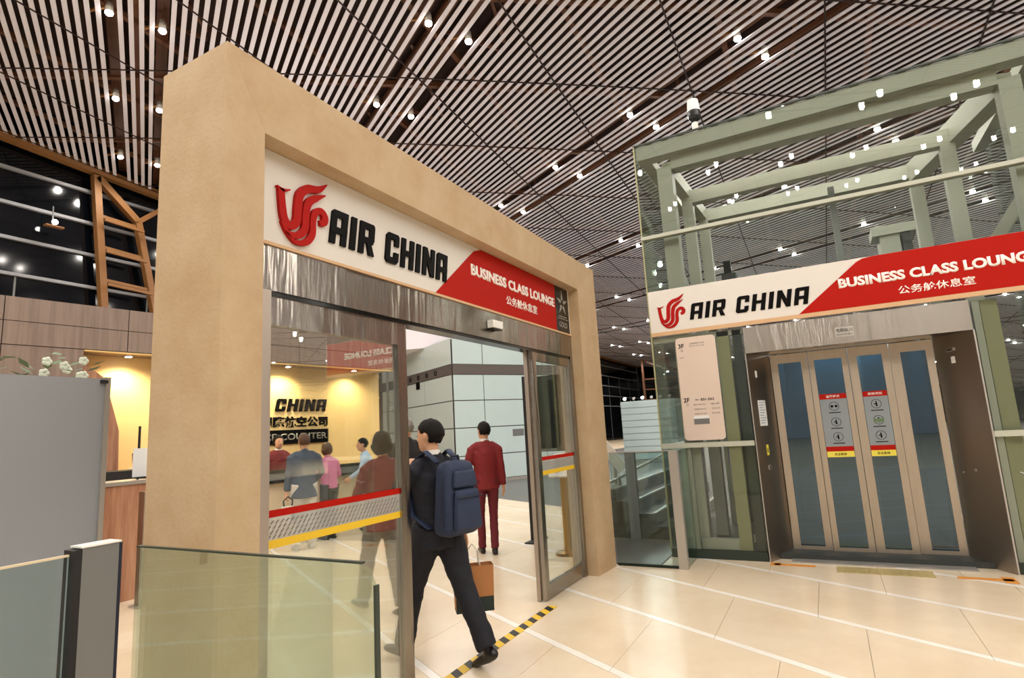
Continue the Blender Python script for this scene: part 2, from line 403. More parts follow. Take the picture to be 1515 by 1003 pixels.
# roof trusses above the slats
for ang, off, D, rr in ((TH - PI / 3, -8.319, 3.1796, 0.07), (TH + PI / 3, 14.0755, 3.2127, 0.07)):
    d = Vector((math.cos(ang), math.sin(ang))); n = Vector((d.y, -d.x))
    for k in range(-12, 16):
        o = n * (off + D * k + 1.0); r = clip(o, d)
        if r:
            m_ = MB(); strip_on_dome(m_, o, d, r[0], r[1], 0.13, 0.13, 0.45); m_.build('truss_tube', M['truss'], ceiling)
for m in range(-3, 12):
    o = Nq * (Q0 + PITCH * (30 * m + 2.5)); r = clip(o, S)
    if r:
        m_ = MB(); strip_on_dome(m_, o, S, r[0], r[1], 0.22, 0.12, 0.62); m_.build('truss_tube', M['truss'], ceiling)
        m_ = MB(); strip_on_dome(m_, o + Nq * 0.95, S, r[0], r[1], 0.10, 0.10, 0.3); m_.build('truss_tube', M['truss'], ceiling)
for m in range(-2, 8):
    for g in (0, 5):
        o = Nq * (Q0 + PITCH * (30 * m + g)); r = clip(o, S)
        if r: m_ = MB(); strip_on_dome(m_, o, S, r[0], r[1], 0.26, 0.04, 0.5); m_.build('cable_tray', M['tray'], ceiling)
# diagonal web members near the visible troughs
for m in range(-1, 5):
    for kk in range(-1, 9):
        p = 11.0 + 3.65 * kk
        for sgn in (-1, 1):
            a = Nq * (Q0 + PITCH * (30 * m + 2.5)) + S * (p + sgn * 1.4); b = Nq * (Q0 + PITCH * (30 * m + 2.5 + 7)) + S * (p + 0.15 * sgn)
            if X0 < a.x < X1 and Y0 < a.y < 20.5 and b.y < 20.5:
                m_ = MB(); m_.beam((a.x, a.y, zc(*a) + 1.2), (b.x, b.y, zc(*b) + 0.3), 0.08, 0.08); m_.build('truss_brace', M['truss'], ceiling)

# ------------------------------------------------------------------ lamps in the ceiling troughs
lamp_proto = None; nl = 0; fieldl = MB(); seen = {}
def cam_px(x, y, z):
    v = cam.matrix_world.inverted() @ Vector((x, y, z))
    return None if v.z > -0.1 else (757.5 + 850 * v.x / -v.z, 501.5 - 850 * v.y / -v.z)
for m in range(-3, 14):
    for g in (0, 5):
        q = Q0 + PITCH * (30 * m + g)
        for kk in range(-9, 18):
            pt = Nq * q + S * (11.0 + 3.65 * kk)
            if not (X0 + 1 < pt.x < 72 and -28 < pt.y < 20.6): continue
            co = cam_px(pt.x, pt.y, zc(*pt)); infr = co is not None and -10 < co[0] < 1525 and -10 < co[1] < 700
            # keep those the picture or the light needs
            z = zc(*pt); dist = pt.length
            if dist > 64: continue
            if not infr and dist < 60: fieldl.cyl((pt.x, pt.y, z - .04), (pt.x, pt.y, z + .03), .1, n=8)
            if infr:
                if lamp_proto is None:
                    hm = MB(); hm.cyl((0, 0, 0.02), (0, 0, 0.26), 0.085, 0.07, 14); hm = hm.mesh('housing', True); hm.materials.append(M['lampw'])
                    lm = MB(); lm.ball((0, 0, -.01), (.085, .085, .06), 14, 8); lm = lm.mesh('lens'); lm.materials.append(M['bulb'])
                    bk = MB(); bk.beam((-0.05, 0, 0.14), (-0.42, .32, 0.12), 0.06, 0.05); bk.cyl((0, 0, .26), (0, 0, .44), .012, n=6); bk = bk.mesh('bracket'); bk.materials.append(M['truss_y'])
                    lamp_proto = True
                t = thing('ceiling_lamp', 'small bright downlight hung in the dark trough between ceiling slats', 'ceiling lamp', (pt.x, pt.y, z), TH - PI / 2, 'downlights in the troughs of the slatted ceiling')
                for nme, me in (('housing', hm), ('lens', lm), ('bracket', bk)):
                    c = bpy.data.objects.new(nme, me); COL.objects.link(c); c.parent = t if nme != 'lens' else hous
                    if nme == 'housing': hous = c
                seen.setdefault((m, g), []).append((co[1], t))
            if dist < 34 or (kk + m) % 2 == 0:
                ld = bpy.data.lights.new('lamp_light', 'SPOT'); ld.energy = LAMP_W * (1 if dist < 34 else 2); ld.color = (1, 0.93, 0.84); ld.spot_size = math.radians(165); ld.spot_blend = 0.35
                ld.shadow_soft_size = 0.09
                lo = bpy.data.objects.new('lamp_light', ld); COL.objects.link(lo); lo.location = (pt.x, pt.y, z - 0.13); nl += 1

fieldl.build('lamp_field', M['bulb'], ceiling)['kind'] = 'stuff'
pairn = {0: 'leftmost trough pair', 1: 'second trough pair from left', 2: 'third trough pair from left', 3: 'fourth trough pair from left'}
ordn = ['topmost', 'second from top', 'third from top', 'fourth from top', 'fifth from top', 'sixth from top']
for (m, g), L_ in seen.items():
    L_.sort(key=lambda a: a[0])
    for i, (yy, t) in enumerate(L_):
        if m in pairn and i < 6: t['label'] = 'ceiling downlight, %s row of the %s, %s' % ('left' if g == 0 else 'right', pairn[m], ordn[i])
        else: t['label'] = 'tiny bright downlight far off in the ceiling troughs right of the portal'; t['group'] = 'distant downlights of the slatted ceiling'
# ------------------------------------------------------------------ hall walls
def wallbox(name, a, b, m): return struct(MB().box(a, b).build(name, M[m]))
wallbox('wall_back', (X0 - 0.3, Y0, 0), (X0, Y1, 18), 'backwall')
wallbox('wall_right', (X0, Y0 - 0.3, 0), (X1, Y0, 14), 'curtain')
wf = wallbox('wall_far', (X1, Y0, 0), (X1 + 0.3, Y1, 14), 'curtain')
wl = wallbox('wall_left', (X0, Y1 + 0.1, 0), (X1, Y1 + 0.4, 14), 'curtain')
for z in (3.85, 5.0, 6.14, 7.29, 8.43, 9.55, 10.68):   # transoms of the night-dark curtain wall
    MB().box((X0, Y1 - 0.02, z - 0.05), (X1, Y1 + 0.12, z + 0.05)).build('transom', M['mull'], wl)
for x in range(-12, 76, 4):
    MB().box((x, Y1 + 0.06, 0), (x + .05, Y1 + 0.1, 7.29)).build('mullion', M['post'], wl)
m_ = MB(); strip_on_dome(m_, (X0, Y1 - 0.25), Vector((1, 0)), 0, X1 - X0, 0.3, 0.28, -0.15); m_.build('edge_beam', M['truss_y'], ceiling)

# added unseen uplights, put in to brighten the slatted ceiling
for k, (x, y, z) in enumerate(((-4, -6, 3.5), (-3, 8, 3.5), (6, -9, 3.5), (16, -9, 3.0), (9.5, 11.5, 4.2), (17, 14.5, 4.6), (20, 3.5, 3.2), (32, 4, 3.2), (32, -9, 3.0), (22, -16, 3.0), (45, 8, 3.2))):
    t = thing('added_uplight', 'added bowl light on a slim column, put in to brighten the slatted ceiling', 'added_uplight', (x, y, 0), 0, 'added ceiling uplights')
    mb = MB(); mb.cyl((0, 0, 0), (0, 0, z - .1), .05); mb.build('column', M['post'], t)
    mb = MB(); mb.cyl((0, 0, z - .12), (0, 0, z - .02), .08, .18, 18); mb.build('bowl', M['lampw'], t)
    l = bpy.data.lights.new('added_uplight_light', 'SPOT'); l.energy = 800; l.spot_size = math.radians(150); l.spot_blend = .6; l.color = (1, .95, .9); l.shadow_soft_size = .15
    lo = bpy.data.objects.new('added_uplight_light', l); COL.objects.link(lo); lo.location = (x, y, z); lo.rotation_euler = (PI, 0, 0)

# ------------------------------------------------------------------ floor
floor = struct(MB().box((X0, Y0, -0.2), (X1, Y1 + 0.4, -0.02)).build('floor', M['grout']))
MB().prism([(x, y) for x, y in ((8.27 - 21 * .4921, -21 * .8705), (8.27 + 15 * .4921 + 0, 15 * .8705 + 0), (75, 15 * .8705), (75, -21 * .8705))], -0.02, -0.001).build('granite_field', M['granite'], floor)
DQ = 0.975; SW = 0.072; slabs = MB(); inl = MB(); cnt = 0
a_dir = Vector((1, 0))
for i in range(-14, 7):
    qa = 1.70 + DQ * i + SW / 2; qb = qa + DQ - SW
    if qa > 7.3: continue
    qb = min(qb, 7.35)
    # inlay strip in lengths, slabs between with joints parallel to x
    L = 1.15; off = (i * 0.47) % L
    for j in range(-14, 22):
        y0 = j * L * S.y + off; y1 = y0 + L * S.y - 0.003
        if y0 > 18 or y1 < -12: continue
        def pt(q, y): # point with given q and y
            p = (y - Nq.y * q) / S.y; return (S.x * p + Nq.x * q, y)
        poly = [pt(qa, y0), pt(qb, y0), pt(qb, y1), pt(qa, y1)]
        cx_ = sum(p[0] for p in poly) / 4; cy_ = (y0 + y1) / 2
        if cx_ < -4 or cx_ > 20: continue
        st = [pt(qa - SW + .004, y0), pt(qa - .004, y0), pt(qa - .004, y1), pt(qa - SW + .004, y1)]
        vis = cx_ > 1.5 and cy_ < cx_ * 2.2 + 3 and cy_ > -0.45 * cx_ and cy_ < 11.5
        if vis and cnt < 290:
            MB().prism(poly, -0.03, 0.0).build('floor_slab', M['marble'], floor); cnt += 1
            MB().prism(st, -0.03, 0.0005).build('inlay_strip', M['inlay'], floor)
        else:
            slabs.prism(poly, -0.03, 0.0); inl.prism(st, -0.03, 0.0005)
slabs.build('slab_field', M['marble'], floor)['kind'] = 'stuff'
inl.build('inlay_field', M['inlay'], floor)['kind'] = 'stuff'

# ------------------------------------------------------------------ entrance portal
yo, yi, ys, yb = 2.34, 2.376, 2.50, 2.86
xo0, xo1, zt = 1.62, 6.66, 3.56
xi0, xi1, zi = 1.87, 6.17, 3.20
portal = thing('entrance_portal', 'large beige stone-clad portal frame around the lounge entrance', 'portal', (xo0, yo, 0))
def col_part(name, pts_front_outer, pts_front_inner, xback0, xback1): pass
def portal_piece(name, po, pi, ax):
    """po/pi: outer and inner polyline corners (x,z) pairs of one mitred piece"""
    (x1, z1), (x2, z2) = po; (x3, z3), (x4, z4) = pi; yb = ax or 2.86
    vs = [(x1, yo, z1), (x2, yo, z2), (x4, yi, z4), (x3, yi, z3), (x1, yb, z1), (x2, yb, z2), (x4, yb, z4), (x3, yb, z3)]
    mb = MB((xo0, yo, 0)); mb.add(vs, [(0, 1, 2, 3), (4, 7, 6, 5), (0, 4, 5, 1), (3, 2, 6, 7), (0, 3, 7, 4), (1, 5, 6, 2)])
    o = mb.build(name, M['stone'], portal)
    bm = bmesh.new(); bm.from_mesh(o.data); bmesh.ops.recalc_face_normals(bm, faces=bm.faces[:]); bm.to_mesh(o.data); bm.free()
    return o
portal_piece('column', ((xo0, 0), (xo0, zt)), ((xi0, 0), (xi0, zi)), 0)
portal_piece('column', ((xo1, 0), (xo1, zt - .03)), ((xi1, 0), (xi1, zi)), 2.645)
portal_piece('lintel', ((xo0, zt), (xo1, zt - .03)), ((xi0, zi), (xi1, zi)), 2.645)
PF = (1.87, 6.17)
# sign board on the portal
fy = plane_frame('y', ys)
sgn = thing('portal_sign', 'white and red airline sign with black letters set in the beige portal', 'sign', (1.9, ys, 2.67))
def pbuild(mb, name, m, parent, **k):
    """build with world coordinates under an unrotated empty"""
    mb.v = [tuple(Vector(v) - parent.location) for v in mb.v]; return mb.build(name, m, parent, **k)
def reloc(o, parent):
    for v in o.data.vertices: v.co -= parent.location
    return o
pbuild(MB().box((xi0 + .003, ys, 2.672), (xi1 - .003, ys + 0.1, 3.197)), 'panel', M['white'], sgn)
red = [(3.50, 2.674), (4.02, 3.10), (4.09, 3.155), (4.20, 3.194), (5.77, 3.194), (5.77, 2.674)]
rf = pbuild(MB().prism(red, 0.0, 0.006, fy), 'red_field', M['red'], sgn)
pbuild(MB().prism([(5.77, 2.674), (6.13, 2.674), (6.13, 3.194), (5.77, 3.194)], 0.0, 0.007, fy), 'black_field', M['blackgl'], sgn)
pbuild(MB().box((xi0 + .003, ys - .012, 2.655), (xi1 - .003, ys, 2.673)), 'sign_edge', M['tan'], sgn)
reloc(logo(fy, 2.03, 2.40, 2.72, 3.15, M['redlogo'], sgn, 0.0, 0.022), sgn)
lettering('AIR CHINA', fy, 2.42, 3.67, 2.785, 3.005, M['letter'], sgn, 0.014, 0.13)
reloc(text('english_title', 'BUSINESS CLASS LOUNGE', fy, 4.02, 5.74, 2.93, 3.03, M['whitet'], sgn, 0.004, 0.04, 0.006), sgn).parent = rf
reloc(text('chinese_title', '公务舱休息室', fy, 4.62, 5.28, 2.775, 2.865, M['whitet'], sgn, 0.004, 0.012, 0.006), sgn).parent = rf
def star_emblem(fr, cx, cz, r, lift, parent, m=None):
    mb = MB()
    for k in range(5):
        a = PI / 2 + k * 2 * PI / 5; c = lambda an, rr: (cx + math.cos(an) * rr, cz + math.sin(an) * rr)
        mb.prism([c(a, r), c(a + .35, r * .42), c(a + .1, r * .18), c(a - .45, r * .36)], lift, lift + .003, fr)
    return mb.build('star_emblem', m or M['whitet'], parent)
reloc(star_emblem(fy, 5.95, 3.01, .15, .007, sgn, M['silverl']), sgn)
pbuild(MB().prism([(5.81, 2.825), (6.09, 2.825), (6.09, 2.832), (5.81, 2.832)], .007, .009, fy).prism([(5.84, 2.85), (6.06, 2.85), (6.06, 2.858), (5.84, 2.858)], .007, .009, fy), 'rule', M['silverl'], sgn)
reloc(text('gold_text', 'GOLD', fy, 5.84, 6.06, 2.73, 2.79, M['silverl'], sgn, .002, 0, .007), sgn)

# ------------------------------------------------------------------ glass sliding entrance
ent = thing('entrance_door', 'steel-framed automatic glass sliding door in the beige portal', 'door', (xi0, ys, 0))
E = lambda mb, n, m, **k: pbuild(mb, n, m, ent, **k)
E(MB().box((xi0 + .004, ys, 2.41), (xi1 - .004, ys + .14, 2.655)), 'header', M['steel'])
E(MB().box((xi0 + .1, ys + .01, 2.385), (xi1 - .1, ys + .13, 2.41)), 'track', M['blackgl'])
E(MB().box((xi0 + .004, ys + .0, 0), (xi0 + .15, ys + .14, 2.41)), 'jamb', M['steel_j'])
E(MB().box((xi1 - .07, ys + .0, 0), (xi1 - .004, ys + .14, 2.41)), 'jamb', M['steel'])
def leaf(x0, x1, y, sl, srt, top, bot, gm, zt=2.40):
    fr = MB()
    fr.box((x0, y, 0.01), (x0 + sl, y + .045, zt)); fr.box((x1 - srt, y, 0.01), (x1, y + .045, zt))
    fr.box((x0 + sl, y, zt - top), (x1 - srt, y + .045, zt)); fr.box((x0 + sl, y, 0.01), (x1 - srt, y + .045, 0.01 + bot))
    f = E(fr, 'door_frame', M['steel'])
    g = MB().box((x0 + sl, y + .018, .01 + bot), (x1 - srt, y + .028, zt - top))
    gg = E(g, 'door_pane', M[gm]); gg.parent = f
    return f, gg
leaf(xi0 + .15, 3.16, ys + .02, .01, .09, .17, .05, 'glassd')
leaf(5.15, xi1 - .07, ys + .02, .08, .03, .10, .13, 'glassd')
E(MB().box((3.17, ys + .07, .01), (3.21, ys + .11, 2.39)), 'edge_stile', M['steel'])
E(MB().box((5.125, ys + .07, .01), (5.17, ys + .11, 2.39)), 'edge_stile', M['steel_j'])
fg = plane_frame('y', ys + .038)
def decal(x0, x1, zr, zy):
    E(MB().prism([(x0, zr - .018), (x1, zr - .018), (x1, zr + .018), (x0, zr + .018)], 0.002, 0.003, fg), 'red_stripe', M['red'])
    E(MB().prism([(x0, zy - .02), (x1, zy - .02), (x1, zy + .02), (x0, zy + .02)], 0.002, 0.003, fg), 'yellow_stripe', M['yellow'])
    E(MB().prism([(x0, zy + .02), (x1, zy + .02), (x1, zr - .018), (x0, zr - .018)], 0.001, 0.0015, fg), 'hatch_film', M['frost'])
    h = MB(); dx = .032; k = 0; x = x0 + .01
    while x < x1 - .03:
        for r_ in range(4):
            z = zy + .034 + r_ * (zr - zy - .055) / 4; ox = .016 if r_ % 2 else 0
            if x + ox + .024 < x1: h.prism([(x + ox, z - .004), (x + ox + .006, z - .008), (x + ox + .024, z + .008), (x + ox + .018, z + .012)], .002, .003, fg)
        x += dx
    E(h, 'hatch_marks', M['grey'])
decal(xi0 + .16, 3.07, 1.255, 1.105)
decal(5.20, xi1 - .10, 1.315, 1.175)
sens = thing('door_sensor', 'small silver motion sensor box on the door header under the red sign', 'sensor', (4.33, ys, 2.52))
pbuild(MB().box((4.25, ys - .07, 2.50), (4.42, ys - .002, 2.57)), 'housing', M['white_m'], sens, bevel=.008)
pbuild(MB().box((4.26, ys - .065, 2.49), (4.41, ys - .01, 2.50)), 'lens', M['blackgl'], sens)
# hazard tape on the floor
tp = thing('hazard_tape', 'yellow and black striped tape across the doorway floor', 'tape', (4.3, 2.43, 0.001))
pbuild(MB().box((3.2, 2.37, .001), (5.05, 2.46, .003)), 'tape_base', M['yellow'], tp)
h = MB(); x = 3.24
while x < 4.9:
    h.prism([(x, 2.37), (x + .08, 2.37), (x + .14, 2.46), (x + .06, 2.46)], .003, .0036); x += .165
pbuild(h, 'black_stripes', M['tapeblk'], tp)

# ------------------------------------------------------------------ near balustrade and board on the left
b1 = thing('glass_balustrade', 'frameless green-tinted glass balustrade pane crossing in front of the left portal column', 'balustrade', (1.18, 1.6, 0))
prof = [(1.06, 0), (2.11, 0), (2.11, 1.285), (1.12, 1.285), (1.08, 1.27), (1.06, 1.23)]
mb = MB(); mb.prism([(-a, b) for a, b in prof], -0.006, 0.006, ((1.18, 0, 0), (0, -1, 0), (0, 0, 1), (-1, 0, 0))); pbuild(mb, 'pane', M['glassb'], b1)
pbuild(MB().box((1.173, 1.053, 0), (1.187, 1.061, 1.235)).box((1.173, 1.10, 1.284), (1.187, 2.11, 1.289)), 'polished_edge', M['darkgreen'], b1)
pbuild(MB().box((1.16, 1.06, 0), (1.20, 2.11, .05)), 'floor_channel', M['alu'], b1)
b2 = thing('balustrade_post', 'grey metal balustrade post with a black rubber seal beside the grey board', 'post', (1.2, 2.38, 0))
pbuild(MB().box((1.125, 2.35, 0), (1.245, 2.42, 1.28)), 'post_body', M['post'], b2)
pbuild(MB().box((1.12, 2.345, 1.28), (1.25, 2.425, 1.286)), 'cap', M['white_m'], b2)
pbuild(MB().box((1.10, 2.35, 0), (1.124, 2.42, 1.275)), 'seal', M['black'], b2)
pbuild(MB().box((1.246, 2.36, 0), (1.262, 2.41, 1.275)), 'seal', M['packd'], b2)
b3 = thing('glass_balustrade', 'teal glass balustrade pane left of the grey post, in front of the grey board', 'balustrade', (0.6, 2.38, 0))
pbuild(MB().box((0.05, 2.38, 0), (1.098, 2.392, 1.255)), 'pane', M['glassn'], b3)
pbuild(MB().box((0.05, 2.379, 1.255), (1.098, 2.393, 1.262)), 'polished_edge', M['cream'], b3)
bd = thing('grey_board', 'tall plain grey free-standing board at the left edge', 'board', (1.2, 4.0, 0))
pbuild(MB().box((0.2, 4.0, 0.02), (2.0, 4.04, 2.075)), 'panel', M['board'], bd)
pbuild(MB().box((1.985, 3.985, 0), (2.012, 4.055, 2.085)), 'edge_strip', M['alu'], bd)
pbuild(MB().box((1.955, 3.98, 2.045), (1.995, 3.999, 2.065)), 'clip', M['black'], bd)
pbuild(MB().box((0.3, 3.8, 0), (0.38, 4.3, .02)).box((1.8, 3.8, 0), (1.88, 4.3, .02)), 'foot', M['post'], bd)
# plant behind the board
pl = thing('potted_plant', 'leafy white-flowered plant peeking over the grey board', 'plant', (2.05, 4.9, 0))
mb = MB(); mb.cyl((0, 0, 0), (0, 0, .5), .16, .22, 16); mb.build('pot', M['cream'], pl)
mb = MB()
for k in range(14): a = k * 2.4; mb.tube([(0, 0, .45), (math.cos(a) * .05, math.sin(a) * .05, 1.2), (math.cos(a) * .2, math.sin(a) * .16, 1.9 + .02 * (k % 5))], [.008, .006, .004], 5)
mb.build('stem', M['leaf'], pl)
mb = MB()
for k in range(110):
    a = random.uniform(0, 2 * PI); r = random.uniform(.05, .3); z = random.uniform(1.5, 2.36); c = Vector((math.cos(a) * r, math.sin(a) * r, z)); d = Vector((math.cos(a), math.sin(a), random.uniform(-.5, .7))) * .1; w = Vector((-math.sin(a), math.cos(a), 0)) * .03
    mb.add([c, c + d * .5 + w, c + d, c + d * .5 - w], [(0, 1, 2, 3)])
mb.build('leaves', M['leaf'], pl)['kind'] = 'stuff'
for k in range(7):
    a = k * 1.1; mb = MB(); c = Vector((math.cos(a) * .13 + .1, math.sin(a) * .1, 2.20 + .05 * (k % 3)))
    for j in range(5): b = j * 1.257; mb.ball(c + Vector((math.cos(b) * .018, 0, math.sin(b) * .018)), (.018, .014, .018), 8, 5)
    mb.build('flower', M['flower'], pl)

# ------------------------------------------------------------------ lift tower
XF = 7.28; yl, yr = 1.84, -2.46; XB = 10.0; ZT = 5.31
tw = thing('lift_tower', 'pale green steel lift tower with glass walls at the right', 'lift tower', (XF, 0, 0))
T = lambda mb, n, m, **k: pbuild(mb, n, m, tw, **k)
ycs = (1.5, -2.12)
for X, ya, yc_, w in ((7.52, 1.50, -2.12, .19), (8.5, 1.42, -1.72, .15), (9.45, 1.36, -1.50, .15)):
    for y in (ya, yc_): T(MB().box((X - w / 2, y - w / 2, 0), (X + w / 2, y + w / 2, 4.98)), 'steel_column', M['green'])
    T(MB().box((X - w / 2, yc_ + w / 2, 4.78 if X > 8 else 4.93), (X + w / 2, ya - w / 2, 4.97 if X > 8 else 5.12)), 'steel_beam', M['green'])
T(MB().box((7.30, yl - .02, 5.10), (7.5, yr + .02, 5.29)), 'roof_beam', M['green'])
T(MB().box((7.5, yl - .02, 5.14), (XB - .05, yl - .16, 5.29)), 'roof_beam', M['green'])
T(MB().box((7.5, yr + .02, 5.14), (XB - .05, yr + .16, 5.29)), 'roof_beam', M['green'])
T(MB().beam((7.62, 1.5, 5.03), (9.6, 1.36, 4.9), .14, .2), 'steel_beam', M['green'])
T(MB().beam((7.62, -2.12, 5.0), (9.4, -1.52, 4.85), .2, .26), 'steel_beam', M['green'])
for z in (3.05,):
    T(MB().beam((7.62, 1.47, z), (9.45, 1.38, z), .10, .14), 'steel_beam', M['green'])
for a, b in (((7.6, 1.46, 3.5), (8.45, 1.42, 3.0)), ((8.4, -1.8, 3.2), (8.2, -2.4, 4.1))):
    T(MB().beam(a, b, .09, .12), 'steel_brace', M['green'])
for y in (-.45,):   # guide rails and brackets
    T(MB().box((8.95, y - .04, 0), (9.02, y + .04, 4.75)), 'guide_rail', M['post'])
T(MB().box((8.9, 1.12, 3.15), (9.12, 0.92, 3.75)), 'machine_box', M['shaft'])
T(MB().box((8.95, .98, 3.75), (9.05, 1.08, 3.95)).box((8.86, .9, 3.35), (8.9, 1.14, 3.42)).box((8.86, .9, 3.55), (8.9, 1.14, 3.62)), 'machine_fins', M['blackgl'])
T(MB().box((8.7, -.90, 3.0), (9.1, -1.12, 3.95)), 'motor_housing', M['green'])
T(MB().box((8.68, -1.14, 3.0), (9.05, -1.24, 3.85)), 'motor_plate', M['shaft'])
T(MB().box((8.66, -.82, 3.85), (9.1, -1.3, 3.97)), 'motor_bracket', M['green'])
# cabin and shaft back
T(MB().box((9.3, -1.05, .02), (9.35, .45, 2.5)).box((7.95, -1.1, .02), (9.35, -1.05, 2.5)).box((7.95, .45, .02), (9.35, .5, 2.5)).box((7.95, -1.1, 2.5), (9.35, .5, 2.6)), 'lift_cabin', M['cabin'])
T(MB().box((7.78, -1.12, 0), (9.3, .52, .10)), 'cabin_floor', M['shaft'])
T(MB().box((7.45, yl - .02, .0), (XB, yr + .02, .06)), 'shaft_floor', M['shaft'])
T(MB().box((9.6, .62, .06), (9.66, 1.3, 2.5)), 'inner_panel', M['shaft'])
l = bpy.data.lights.new('cabin_light', 'AREA'); l.shape = 'RECTANGLE'; l.size = .9; l.size_y = 1.1; l.energy = 16; l.color = (.62, .84, 1)
lo = bpy.data.objects.new('cabin_light', l); COL.objects.link(lo); lo.location = (8.7, -.3, 2.45)
# roof glass edge, glass panes
def gp(a, b, n='glass_pane', m='glasst'): return T(MB().box(a, b), n, M[m])
g = .012
ym = -.31
gp((XF, yl, 4.02), (XF + g, yr, ZT - .01)); gp((XF, yl, 3.29), (XF + g, yr, 3.98))
gp((XF + g, yl, .06), (XB, yl - g, 1.29)); gp((XF + g, yl, 1.33), (XB, yl - g, 3.98)); gp((XF + g, yl, 4.02), (XB, yl - g, ZT - .01))
gp((XF + g, yr, .06), (XB, yr + g, 3.98)); gp((XF + g, yr, 4.02), (XB, yr + g, ZT - .01))
gp((XB, yl, .06), (XB + g, yr, ZT - .01))
gp((XF, yl, 1.345), (XF + g, .76, 2.66)); gp((XF, yl - .06, .10), (XF + g, .76, 1.285))
gp((XF, -1.42, 1.345), (XF + g, yr, 2.66)); gp((XF, -1.42, .10), (XF + g, yr, 1.285))
T(MB().box((XF - .01, yl + .01, ZT - .012), (XF + .02, yr, ZT + .008)), 'glass_edge', M['darkgreen'])
T(MB().box((XF - .035, yl + .01, 3.975), (XF + .06, yr, 4.02)), 'transom', M['green'])
T(MB().box((XF - .03, yl, 1.285), (XF + .05, .765, 1.342)), 'transom', M['green'])
T(MB().box((XF - .03, -1.42, 1.285), (XF + .05, yr, 1.342)), 'transom', M['green'])
T(MB().box((XF - .01, yl + .012, .06), (XF + .016, yl - .006, ZT)), 'corner_seal', M['olive'])
T(MB().box((XF - .02, yl, 0), (XF + .06, .765, .10)), 'base_kerb', M['darkgreen'])
T(MB().box((XF - .02, -1.42, 0), (XF + .06, yr, .10)), 'base_kerb', M['darkgreen'])
T(MB().box((XF + .02, 1.50, .10), (XF + .08, 1.545, 1.285)), 'glazing_bar', M['green'])
T(MB().box((XF + .03, 1.06, 0.1), (XF + .13, .92, 2.66)), 'inner_post', M['olive'])
T(MB().box((XF + .03, .88, 0.1), (XF + .10, .78, 2.66)), 'inner_post', M['darkgreen'])
T(MB().box((XF + .03, 1.84, 2.60), (XF + .1, .76, 2.67)), 'head_rail', M['green'])
T(MB().box((XF + .04, 1.48, .10), (XF + .12, .95, .22)), 'sill_rail', M['green'])
T(MB().box((XF + .03, -1.50, 0.1), (XF + .10, -1.44, 2.66)), 'inner_post', M['green'])
T(MB().box((XF + .10, -1.66, 0.1), (XF + .22, -1.52, 2.66)), 'inner_post', M['olive'])
T(MB().box((XF + .06, .87, 1.55), (XF + .08, .80, 2.05)), 'lit_label', M['yellow_s'])
mb = MB(); mb.tube([(7.7, 1.13, 1.28), (7.7, 1.12, .72), (7.7, 1.09, .66), (7.7, 1.03, .66), (7.7, 1.0, .72), (7.7, 1.0, 1.28)], .012, 8); T(mb, 'handrail_loop', M['alu'])
mb = MB(); mb.cyl((7.72, 1.02, .85), (7.72, 1.04, 1.2), .01); T(mb, 'light_tube', M['purple'])
mb = MB(); mb.tube([(7.40, .98, .25), (7.40, .98, .18), (7.40, .93, .17), (7.40, .90, .19), (7.40, .90, .27)], .008, 6); T(mb, 'handle', M['alu'])
mb = MB(); mb.tube([(XF - .02, -1.80, .95), (XF - .08, -1.72, .96), (XF - .10, -1.60, .92), (XF - .08, -1.55, .95)], [.014, .016, .016, .006], 8); T(mb, 'pull_handle', M['alu'])
# side glass at the back
# lift sign
fx = plane_frame('x', XF - .02)
ls = thing('lift_sign', 'white and red airline sign with tan lower edge above the lift doors', 'sign', (XF - .02, 0, 2.68))
LB = lambda mb, n, m, **k: pbuild(mb, n, m, ls, **k)
LB(MB().box((XF - .02, 1.835, 2.685), (XF - .001, yr, 3.275)), 'panel', M['white'])
LB(MB().prism([(-.13, 2.735), (.50, 3.235), (.56, 3.262), (.66, 3.273), (2.44, 3.273), (2.44, 2.735)], 0, .004, fx), 'red_field', M['red'])
lrf = [o for o in ls.children if o.name.startswith('red_field')][0]
LB(MB().prism([(-1.832, 2.687), (2.44, 2.687), (2.44, 2.735), (-1.832, 2.735)], 0, .012, fx), 'tan_edge', M['tan'])
reloc(logo(fx, -1.735, -1.385, 2.79, 3.20, M['redlogo'], ls, 0, .006), ls)
lettering('AIR CHINA', fx, -1.34, .015, 2.845, 3.045, M['letter'], ls, .006, .2)
reloc(text('english_title', 'BUSINESS CLASS LOUNGE', fx, .30, 2.03, 2.965, 3.075, M['whitet'], ls, .003, .045, .004), ls).parent = lrf
reloc(text('chinese_title', '公务舱休息室', fx, .84, 1.50, 2.81, 2.90, M['whitet'], ls, .002, .01, .004), ls).parent = lrf
# header above doors
lh = thing('lift_header', 'curved-reflecting brushed steel header panel over the lift doors', 'panel', (XF - .04, -.3, 2.35))
pbuild(MB().box((XF - .04, .745, 2.352), (7.72, -1.405, 2.66)), 'header_panel', M['steel'], lh)
fh = plane_frame('x', XF - .04)
pbuild(MB().prism([(.20, 2.425), (.38, 2.425), (.38, 2.535), (.20, 2.535)], 0, .003, fh), 'label_plate', M['alu'], lh)
reloc(text('lift_number', '电梯EBL11', fh, .215, .365, 2.475, 2.52, M['letter'], lh, .001, .01, .003), lh)
reloc(text('lift_note', 'ELEVATOR EBL11', fh, .215, .365, 2.44, 2.46, M['letter'], lh, .001, 0, .003), lh)
